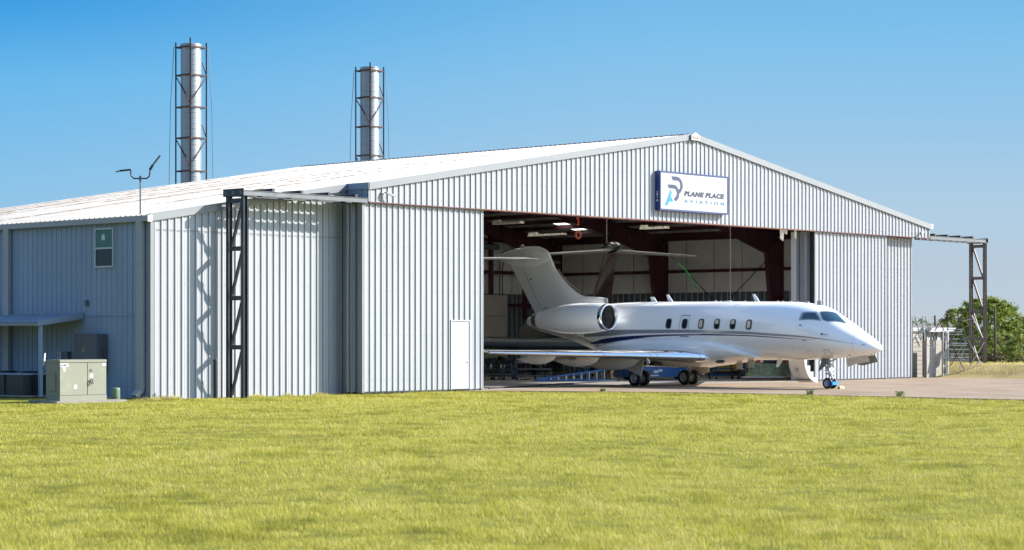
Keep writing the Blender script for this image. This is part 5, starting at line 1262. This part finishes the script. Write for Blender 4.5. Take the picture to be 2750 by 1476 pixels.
for a in (-.13,.02,.15): m.bar((a,0,-.02),(a,0,2.42),.05,.05)
m.bar((-.17,0,2.38),(.17,0,2.38),.05,.04)
for z in (.13,.60,1.06,1.88,2.42): m.bar((-.17,0,z),(.17,0,z),.05,.05)
m.bar((-.9,.04,2.42),(.17,.04,2.44),.05,.05); m.bar((-.15,0,1.9),(-.02,0,2.2),.035,.035); m.build('frame',M_tube,rk)
m=MB()
for k in range(6): m.bar((-.14+.04*k,.05,.2+.05*(k%3)),(-.12+.04*k,.05,1.0),.016,.016)
m.build('stored_rods',M_rail,rk)
for o_ in (bxr,bx2,rk): o_.scale.x=1.45
# white shed behind
x_,y_=at_px(2549,135)
sh=thing('shed','low white metal shed with brown roof behind the grey boxes','shed',(x_,y_,0))
m=MB(); P=rib_profile(-14,0,per=.62,h=.09,minor=False)
for (a,oa),(b_,ob) in zip(P,P[1:]): m.add([(a,-oa,-.1),(b_,-ob,-.1),(b_,-ob,2.6),(a,-oa,2.6)],[(0,1,2,3)])
m.box((-14,.02,-.1),(0,7,2.6)); m.build('wall',M_shed,sh)
m=MB(); m.box((-14.2,-.45,2.50),(.15,-.30,2.72)); m.build('fascia',M_shed,sh)
m=MB(); m.add([(-14.2,-.3,2.73),(.1,-.3,2.73),(-2.2,3.2,3.02),(-14.2,3.2,3.02)],[(0,1,2,3)]); m.add([(-2.2,3.2,3.02),(.1,-.3,2.73),(.1,7.2,2.73)],[(0,1,2)]); m.add([(-14.2,3.2,3.02),(-2.2,3.2,3.02),(.1,7.2,2.73),(-14.2,7.2,2.73)],[(0,1,2,3)]); m.build('roof',M_shroof,sh)
for k in range(9): m=MB(); m.box((-12.6+k*1.5,-.13,1.2),(-12.3+k*1.5,-.10,2.45)); m.build('dark_slot',M_dark,sh)
# mobile stairs and scaffold, drawn at 323 units a metre from their foot
def q3(a,b_,y=0): return ((a-375)/323,y,(1035-b_)/323)
x_,y_=at_px(2597,116.5); z_=hh(x_,y_)
ms=thing('mobile_stairs','grey metal mobile stairs with rusty handrail cage on the grass bank','mobile stairs',(x_,y_,z_),RT)
for k,(yy,xa,xb) in enumerate(((430,85,385),(475,85,350),(522,85,340),(605,130,300),(685,80,420),(720,95,400),(795,60,455),(875,70,460),(940,60,440),(985,110,440))):
    m=MB(); a=q3(xa,yy,.9-.1*k); b_=q3(xb,yy,1.15-.1*k); m.box((a[0],a[1],a[2]-.03),(b_[0],b_[1],a[2]+.02)); m.build('step',M_alup,ms)
m=MB(); m.bar(q3(70,1000),q3(230,430,1.0),.04,.08); m.bar(q3(330,1020),q3(400,430,1.0),.04,.08); m.bar(q3(75,1030),q3(85,420,.9),.05,.05); m.bar(q3(50,700),q3(110,620),.04,.04); m.bar(q3(180,940,.5),q3(350,545,.5),.03,.05); m.bar(q3(140,640,.6),q3(170,545,.6),.03,.05); m.bar(q3(55,850),q3(450,830),.03,.04); m.bar(q3(60,1000),q3(440,1000),.04,.05); m.build('frame',M_rail,ms)
m=MB()
for a,b0,b1 in ((97,415,110),(283,415,125),(597,370,120)): m.tube([q3(a,b0,.9),q3(a,b1,.9)],.027,6)
for b_ in (118,238): m.tube([q3(97,b_-4,.9),q3(283,b_,.9),q3(597,b_+2,.9)],.022,6)
m.build('rail_cage',M_rusty,ms)
x_,y_=at_px(2597,109.6); z_=hh(x_,y_)
sf=thing('scaffold','leaning scaffold of crossed rusty and white tubes on the grass bank','scaffold',(x_,y_,z_),RT)
for pts_ in ([(60,620),(300,215)],[(265,285),(370,500)],[(95,580),(205,815)],[(90,985),(205,815)],[(205,815),(320,1040)]):
    m=MB(); m.tube([q3(*p) for p in pts_],.024,7); m.build('rusty_tube',M_rusty,sf)
m=MB(); m.box(q3(335,512,-.1),q3(665,548,.5)); m.build('platform',M_brown,sf)
for pts_,r_ in (([(375,505),(660,1040)],.024),([(670,580),(400,1040)],.024),([(455,130),(660,550)],.04),([(300,230),(480,190),(595,110)],.022),([(370,530),(210,800)],.024),([(375,530),(265,900),(265,1075)],.018),([(595,880),(490,1040)],.02),([(630,990),(600,1040)],.02)):
    m=MB(); m.tube([q3(a,b_,.04*i) for i,(a,b_) in enumerate(pts_)],r_,7); m.build('white_tube',M_tube,sf)
# posts, fence and wire
def post(x,y,h,label,r=.05,nm='fence_post'):
    p=tag(MB().tube([(0,0,-.2),(.03,0,h*.5),(-.02,.02,h)],[r,r*.9,r*.75],8).build(nm,mat('old_wood_post',(.09,.065,.05),.9,0,.3,10,.4,30),None),label,'post'); p.location=(x,y,hh(x,y)); return p
x_,y_=at_px(2672,118); post(x_,y_,3.2,'tall thin dark wooden post standing before the right tree',.075,'post')
x_,y_=at_px(2512,140); post(x_,y_,3.1,'dark utility post beyond the white shed',.08,'post')
fc=thing('fence','low wire fence with thin posts at the foot of the right trees','fence',(70,0,.4))
m=MB()
for k in range(14):
    x_=60+k*2.6; y_=9-k*2.6; z_=hh(x_,y_); m.bar((x_-70,y_,z_-.4-.1),(x_-70,y_,z_-.4+1.35),.06,.06)
m.build('posts',mat('old_wood_post',(.09,.065,.05),.9),fc)
m=MB()
for zz in (.35,.75,1.1,1.3):
    m.tube([(60+k*2.6-70,9-k*2.6,hh(60+k*2.6,9-k*2.6)-.4+zz) for k in range(14)],.016,5)
m.build('wires',M_rail,fc)
x_,y_=at_px(2678,121); rb=thing('brush_pile','heap of dead branches under the right tree','branches',(x_,y_,hh(x_,y_)),RT)
m=MB(); r4=random.Random(8)
for k in range(34):
    a=r4.random()*PI*2; l=.5+1.4*r4.random(); p=Vector((r4.uniform(-2.6,2.6),r4.uniform(-1,1),r4.uniform(0,.3))); m.tube([p,p+Vector((math.cos(a)*l*.5,math.sin(a)*l*.4,r4.uniform(.05,.3))),p+Vector((math.cos(a)*l,math.sin(a)*l*.8,r4.uniform(0,.5)))],[.035,.025,.012],5)
m.build('branches',M_bark,rb)
# ---- trees
def leaf_mat(name,c1,c2):
    m=bpy.data.materials.new(name); m.use_nodes=True; nt=m.node_tree; b=nt.nodes['Principled BSDF']; b.inputs['Roughness'].default_value=.6; b.inputs['Specular IOR Level'].default_value=.25
    oi=nt.nodes.new('ShaderNodeAttribute'); oi.attribute_name='tint'
    mx=nt.nodes.new('ShaderNodeMix'); mx.data_type='RGBA'; nt.links.new(oi.outputs['Fac'],mx.inputs[0]); mx.inputs[6].default_value=(*[k*EXT for k in c1],1); mx.inputs[7].default_value=(*[k*EXT for k in c2],1)
    tr=nt.nodes.new('ShaderNodeBsdfTranslucent'); ms_=nt.nodes.new('ShaderNodeMixShader'); ms_.inputs[0].default_value=.35
    nt.links.new(mx.outputs[2],b.inputs['Base Color']); nt.links.new(mx.outputs[2],tr.inputs[0]); nt.links.new(b.outputs[0],ms_.inputs[1]); nt.links.new(tr.outputs[0],ms_.inputs[2]); nt.links.new(ms_.outputs[0],nt.nodes['Material Output'].inputs['Surface'])
    return m
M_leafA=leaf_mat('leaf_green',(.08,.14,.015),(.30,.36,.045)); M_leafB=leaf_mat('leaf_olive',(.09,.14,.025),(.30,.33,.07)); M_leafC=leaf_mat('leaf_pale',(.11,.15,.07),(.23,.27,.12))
def tree(x,y,h,rw,label,lm,seed,nleaf=9000,dead=False,name='tree',low=.12,group='trees beyond the hangar'):
    rr=np.random.default_rng(seed); pr=random.Random(seed); z=hh(x,y)-.1
    t=thing(name,label,'tree',(x,y,z),0,group=group)
    m=MB(); tips=[]
    def branch(p,d,l,r,lev):
        pts=[p]; rs=[r]; q=p.copy(); dd=d.copy()
        for i in range(4):
            dd=(dd+Vector((pr.uniform(-.22,.22),pr.uniform(-.22,.22),pr.uniform(-.05,.18)))).normalized(); q=q+dd*l/4; pts.append(q.copy()); rs.append(r*(1-.16*(i+1)))
        m.tube(pts,rs,6 if lev<2 else 4,False)
        if lev<3:
            for k in range(4 if lev else 5):
                i=pr.randint(1 if lev else 1,4); a=pr.uniform(0,2*PI); e=pr.uniform(.15,1.0); nd=Vector((math.cos(a),math.sin(a),e*.8)).normalized(); nd=(nd*.75+dd*.35).normalized()
                branch(pts[i],nd,l*pr.uniform(.5,.72),rs[i]*.55,lev+1)
        tips.extend(pts[2:] if lev>=2 else [])
    for k in range(3):
        a=pr.uniform(0,2*PI); branch(Vector((pr.uniform(-.3,.3),pr.uniform(-.3,.3),0)),Vector((math.cos(a)*.45*rw/h,math.sin(a)*.45*rw/h,1)).normalized(),h*.42,.16*h/6,0)
    m.build('trunk',M_bark,t)
    if dead: return t
    # crown: clumps of leaf-sized faces in an uneven envelope
    cl=[]
    n=int(150*(rw*h)/(1.75*4))
    for i in range(n):
        u=pr.random(); zz=h*(low+(1-low)*pr.random()); prof=math.sin(PI*min(1,max(.03,((zz/h-low)/(1-low))*.88+.12)))**.6
        a=pr.uniform(0,2*PI); rad=rw*prof*math.sqrt(pr.uniform(.15,1.0))*pr.uniform(.75,1.12)
        cl.append((rad*math.cos(a),rad*math.sin(a),zz*pr.uniform(.94,1.03),pr.uniform(.14,.42)*(rw/1.75)**.5,pr.random()))
    cl=np.array(cl); idx=rr.integers(0,len(cl),nleaf); c=cl[idx]
    d=rr.normal(size=(nleaf,3)); d/=np.linalg.norm(d,axis=1)[:,None]; rad=np.abs(rr.normal(0,.62,nleaf))
    P=c[:,:3]+d*(rad*c[:,3])[:,None]*np.array([1,1,.72]); P[:,2]=np.maximum(P[:,2],.05)
    a1=rr.normal(size=(nleaf,3)); a1/=np.linalg.norm(a1,axis=1)[:,None]; a2=np.cross(a1,d); a2/=np.linalg.norm(a2,axis=1)[:,None]+1e-6
    s=rr.uniform(.035,.085,nleaf)[:,None]
    V=np.stack([P-a1*s,P+a2*s*.55,P+a1*s,P-a2*s*.55],1).reshape(-1,3)
    me=bpy.data.meshes.new('crown'); me.vertices.add(len(V)); me.vertices.foreach_set('co',V.ravel()); me.loops.add(4*nleaf); me.loops.foreach_set('vertex_index',np.arange(4*nleaf)); me.polygons.add(nleaf); me.polygons.foreach_set('loop_start',np.arange(0,4*nleaf,4)); me.polygons.foreach_set('loop_total',np.full(nleaf,4)); me.update()
    at=me.attributes.new('tint','FLOAT','FACE'); at.data.foreach_set('value',np.clip(c[:,4]*.6+rr.random(nleaf)*.5,0,1)); me.materials.append(lm)
    link(bpy.data.objects.new('crown',me),t); return t
for (px,Z,h,rw,lb,lm,sd,nl,nm) in (
  (2664,130,4.15,1.75,'dense bright green tree with a full crown right of the brown tower',M_leafA,11,26000,'leafy_tree'),
  (2706,136,3.75,1.7,'green tree between the thin dark post and the picture edge',M_leafA,12,22000,'leafy_tree'),
  (2738,131,2.9,1.5,'lower green tree at the right edge of the picture',M_leafB,16,16000,'leafy_tree'),
  (2690,122,1.9,1.5,'low olive bush in front of the right trees',M_leafB,13,9000,'bush'),
  (2614,132,4.05,1.35,'green tree seen through the brown tower and scaffold',M_leafA,14,18000,'leafy_tree'),
  (2566,138,3.65,1.3,'darker green tree left of the brown tower',M_leafB,15,15000,'leafy_tree'),
  (2745,117,1.5,1.3,'low green bush by the wire fence at the right edge',M_leafB,17,7000,'bush'),
  (2632,124,1.7,1.2,'small dark bush at the foot of the tower tree',M_leafA,18,7000,'bush'),
  (2476,170,3.6,2.4,'thin pale green tree beyond the white shed, left one',M_leafC,19,3600,'leafy_tree'),
  (2524,176,3.4,2.4,'thin pale green tree beyond the white shed, right one',M_leafC,20,3400,'leafy_tree')):
    x_,y_=at_px(px,Z); tree(x_,y_,h,rw,lb,lm,sd,nl,name=nm,low=.05 if nm=='bush' else .10)
x_,y_=at_px(2584,140); tree(x_,y_,4.7,1.6,'bare dead tree with fine branches left of the tower',None,21,0,True,'bare_tree')
# far low tree belt on the skyline
V=[];rr=np.random.default_rng(4)
n=26000; px=rr.uniform(2380,3000,n); Z=rr.uniform(225,300,n); X=(px-1375)/5607.7*Z; wx_=-54.2487+.6788*X+.7343*Z; wy_=-57.5651-.7343*X+.6788*Z
top=1.6+1.5*np.array([mnoise.noise((a*.03,5,1))+.5*mnoise.noise((a*.15,2,1)) for a in px]); zz=rr.random(n)*np.maximum(top,.6)
P=np.stack([wx_,wy_,zz],1); d=rr.normal(size=(n,3)); d/=np.linalg.norm(d,axis=1)[:,None]; e=np.cross(d,rr.normal(size=(n,3))); e/=np.linalg.norm(e,axis=1)[:,None]; s_=rr.uniform(.15,.35,n)[:,None]
V=np.stack([P-d*s_,P+e*s_*.6,P+d*s_,P-e*s_*.6],1).reshape(-1,3)
me=bpy.data.meshes.new('far_woodland'); me.vertices.add(4*n); me.vertices.foreach_set('co',V.ravel()); me.loops.add(4*n); me.loops.foreach_set('vertex_index',np.arange(4*n)); me.polygons.add(n); me.polygons.foreach_set('loop_start',np.arange(0,4*n,4)); me.polygons.foreach_set('loop_total',np.full(n,4)); me.update()
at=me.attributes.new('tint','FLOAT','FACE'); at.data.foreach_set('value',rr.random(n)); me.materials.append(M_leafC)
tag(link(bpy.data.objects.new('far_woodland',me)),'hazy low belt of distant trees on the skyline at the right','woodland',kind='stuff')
# ================= GRASS =================
def grass_mat():
    m=bpy.data.materials.new('grass_blades'); m.use_nodes=True; nt=m.node_tree; b=nt.nodes['Principled BSDF']; b.inputs['Roughness'].default_value=.55; b.inputs['Specular IOR Level'].default_value=.3
    at=nt.nodes.new('ShaderNodeAttribute'); at.attribute_name='tint'
    r=nt.nodes.new('ShaderNodeValToRGB'); nt.links.new(at.outputs['Fac'],r.inputs[0]); e=r.color_ramp.elements
    e[0].position=0; e[0].color=(.081,.080,.009,1); e[1].position=1; e[1].color=(.44,.35,.18,1)
    for p,c in ((.28,(.26,.245,.022)),(.55,(.44,.405,.055)),(.86,(.54,.475,.11))): k=e.new(p); k.color=(*c,1)
    tr=nt.nodes.new('ShaderNodeBsdfTranslucent'); mx=nt.nodes.new('ShaderNodeMixShader'); mx.inputs[0].default_value=.38
    nt.links.new(r.outputs[0],b.inputs['Base Color']); nt.links.new(r.outputs[0],tr.inputs[0]); nt.links.new(b.outputs[0],mx.inputs[1]); nt.links.new(tr.outputs[0],mx.inputs[2]); nt.links.new(mx.outputs[0],nt.nodes['Material Output'].inputs['Surface'])
    return m
M_grass=grass_mat()
def vnoise(x,y,s,seed):
    """value noise on arrays"""
    g_=np.random.default_rng(seed).random((256,256)); X=x*s;Y=y*s; xi=np.floor(X).astype(int);yi=np.floor(Y).astype(int); fx=X-xi;fy=Y-yi; fx=fx*fx*(3-2*fx);fy=fy*fy*(3-2*fy)
    a=g_[xi%256,yi%256];b_=g_[(xi+1)%256,yi%256];c=g_[xi%256,(yi+1)%256];d=g_[(xi+1)%256,(yi+1)%256]
    return (a*(1-fx)+b_*fx)*(1-fy)+(c*(1-fx)+d*fx)*fy
def blades(x,y,z,hgt,wid,tint,name,label,seed,lean=.45):
    n=len(x); rr=np.random.default_rng(seed); a=rr.random(n)*2*PI; la=rr.random(n)*2*PI; ln=hgt*(rr.random(n)**1.3)*lean*2
    dx,dy=np.cos(a)*wid/2,np.sin(a)*wid/2; lx,ly=np.cos(la)*ln-.12*hgt,np.sin(la)*ln+.10*hgt
    mx_,my_,mz=x+lx*.35,y+ly*.35,z+hgt*.58; tz=z+hgt*(1-.25*np.minimum(1,ln/hgt))
    V=np.stack([np.stack([x-dx,y-dy,z],1),np.stack([x+dx,y+dy,z],1),np.stack([mx_+dx*.8,my_+dy*.8,mz],1),np.stack([mx_-dx*.8,my_-dy*.8,mz],1),np.stack([x+lx,y+ly,tz],1)],1).reshape(-1,3)
    base=np.arange(n)*5
    L=np.stack([base,base+1,base+2,base+3, base+3,base+2,base+4],1).ravel()
    st=np.stack([np.arange(n)*7,np.arange(n)*7+4],1).ravel(); to=np.tile([4,3],n)
    me=bpy.data.meshes.new(name); me.vertices.add(len(V)); me.vertices.foreach_set('co',V.ravel()); me.loops.add(len(L)); me.loops.foreach_set('vertex_index',L); me.polygons.add(2*n); me.polygons.foreach_set('loop_start',st); me.polygons.foreach_set('loop_total',to); me.update()
    at=me.attributes.new('tint','FLOAT','FACE'); at.data.foreach_set('value',np.repeat(tint,2)); me.materials.append(M_grass)
    o=bpy.data.objects.new(name,me); link(o); tag(o,label,'grass',kind='stuff'); return o
# scatter by distance so that blades cover the field at the grazing view
N=960000; rr=np.random.default_rng(3)
Z=17+ (rr.random(N)**1.25)*78; tx=rr.uniform(-.28,.34,N); X=tx*Z
x=-54.2487+.6788*X+.7343*Z; y=-57.5651-.7343*X+.6788*Z
# field limits: hangar walls and the apron edge
By=np.array([60,0,-.9,-3,-5.4,-10.4,-16,-100]); Bx=np.array([-9.25,5.2,5.6,7.0,8.3,9.75,9.7,9.7])
lim=np.interp(-y,-By,Bx); lim=np.where(y>1.0,-9.35,np.where(y>0,5.25,lim))
keep=(x<lim+np.abs(rr.normal(0,.16,N))*(y<-.5))
keep&=~((x>-14.05)&(x<-11.35)&(y>-.12)&(y<2.3)); keep&=~((x>-11.75)&(y>5.3)&(y<11)); keep&=~((x<6.5)&(x>-9.2)&(y>1.1))
keep&=~((x>-.45)&(y>.02)&(y<1.2)&(x<6.5))
x=x[keep];y=y[keep];Z=Z[keep]; n=len(x)
big=vnoise(x+900,y+900,.16,1)*.5+vnoise(x+900,y+900,.5,2)*.5; sm2=vnoise(x+900,y+900,1.6,3); fine=vnoise(x+900,y+900,4.5,5)
hgt=(.025+.046*np.clip(big*1.1+.25*sm2-.25,0,1)+.03*fine)*rr.uniform(.65,1.35,n)
thin=(sm2*.6+fine*.4+big*.3)<.42
hgt[thin]*=.5
near_wall=(np.abs(y-.9)<1.1)&(x<6)&(x>-11) 
hgt=np.where(near_wall&(rr.random(n)<.04),hgt*2.3,hgt)
wid=rr.uniform(.003,.0065,n)*np.clip(Z/38,.8,2.1)
patch=np.clip((vnoise(x+900,y+900,.9,14)*.6+vnoise(x+900,y+900,2.3,15)*.4-.60)*6,0,1)
tint=np.clip(.56+.45*(fine-.5)+.30*(big-.5)+.34*(sm2-.5)+rr.normal(0,.16,n),0,.97); tint=np.where(rr.random(n)<.015,.99,tint); tint[thin]*=.75; tint*=(1-.50*patch); hgt*=(1+.5*patch)
cache={}
zz=-.045+np.array([0.0]*n)
# same relief as the ground sheet
hz=np.array([-.035+.05*mnoise.noise((a*.12,b_*.12,3.1))+.02*mnoise.noise((a*.5,b_*.5,1.1)) for a,b_ in zip(x,y)])
ed=np.where(y<1,np.clip((np.interp(-y,-By,Bx)-x)/1.6,0,1),1); hz=hz*ed-.025; hgt=np.where(ed<.06,hgt*.6,hgt)
blades(x,y,hz,hgt,wid,tint,'grass','sunlit yellow-green mown grass field in front of the hangar',9,.75)
# dry weeds along the foot of the walls
n=9000; t=rr.random(n); xw=np.where(t<.62,rr.uniform(-11.2,-.5,n),rr.uniform(-.3,6.3,n)); yw=np.where(xw<-9.4,rr.uniform(.2,1.6,n),np.where(xw<-.4,1.10-np.abs(rr.normal(0,.14,n)),.04-np.abs(rr.normal(0,.05,n))))
cl=vnoise(xw+50,yw*0+50,1.3,8); k=(cl>.45)&~((xw>-14)&(xw<-11.3)); xw=xw[k];yw=yw[k]; n=len(xw)
blades(xw,yw,np.full(n,-.05),rr.uniform(.05,.17,n)*(.4+cl[k])*np.where(xw>-.4,.45,1),rr.uniform(.006,.012,n),np.clip(rr.normal(.88,.12,n),.3,1),'dry_weeds','dry straw-coloured weeds along the foot of the hangar wall',10,.3)
# grass on the bank right of the hangar
n=60000; xb=rr.uniform(41.3,78,n); yb=rr.uniform(-24,16,n); k=~((yb>.9)&(xb<41.6)); xb=xb[k];yb=yb[k]; n=len(xb)
zb=np.array([height(a,b_) for a,b_ in zip(xb,yb)])-.03
edge=np.clip((44-xb)/2.5,0,1)
blades(xb,yb,zb,rr.uniform(.03,.10,n)*(1+edge),rr.uniform(.012,.028,n),np.clip(np.where(rr.random(n)<.35+.5*edge,rr.normal(.66,.08,n),rr.normal(.97,.04,n)),0,1),'bank_grass','golden dry grass covering the low bank at the right',11)
# weeds at the apron edge
M_weed=leaf_mat('weed_green',(.15,.24,.04),(.30,.38,.07))
for _m in ():
    pass
def weed(x,y,h,label,sd):
    r_=random.Random(sd); m=MB()
    for k in range(170):
        a=r_.uniform(0,2*PI); d=r_.random()**.6*h*.9; z=r_.random()*h; p=Vector((math.cos(a)*d,math.sin(a)*d,z)); u=Vector((r_.uniform(-1,1),r_.uniform(-1,1),r_.uniform(-.3,1))).normalized()*.035; v=u.cross(Vector((r_.uniform(-1,1),r_.uniform(-1,1),1))).normalized()*.018
        m.add([tuple(p-u),tuple(p+v),tuple(p+u),tuple(p-v)],[(0,1,2,3)])
    o=m.build('leaves',M_weed,None); t=thing('weed',label,'weed',(x,y,0),0,group='small weeds on the apron edge'); o.parent=t
    m=MB()
    for k in range(7): a=k*.9; m.tube([(0,0,-.03),(math.cos(a)*h*.4,math.sin(a)*h*.4,h*.5),(math.cos(a)*h*.7,math.sin(a)*h*.7,h*.95)],.006,4)
    m.build('stems',M_leafA if 0 else mat('weed_stem',(.12,.14,.03),.8),t)
weed(10.0,-13.2,.16,'small green weed at the apron edge under the nose of the jet',1); weed(10.1,-17.0,.19,'larger green weed at the apron edge right of the jet nose',2); weed(8.3,-4.6,.11,'tiny dark weed at the apron edge below the wing',3)
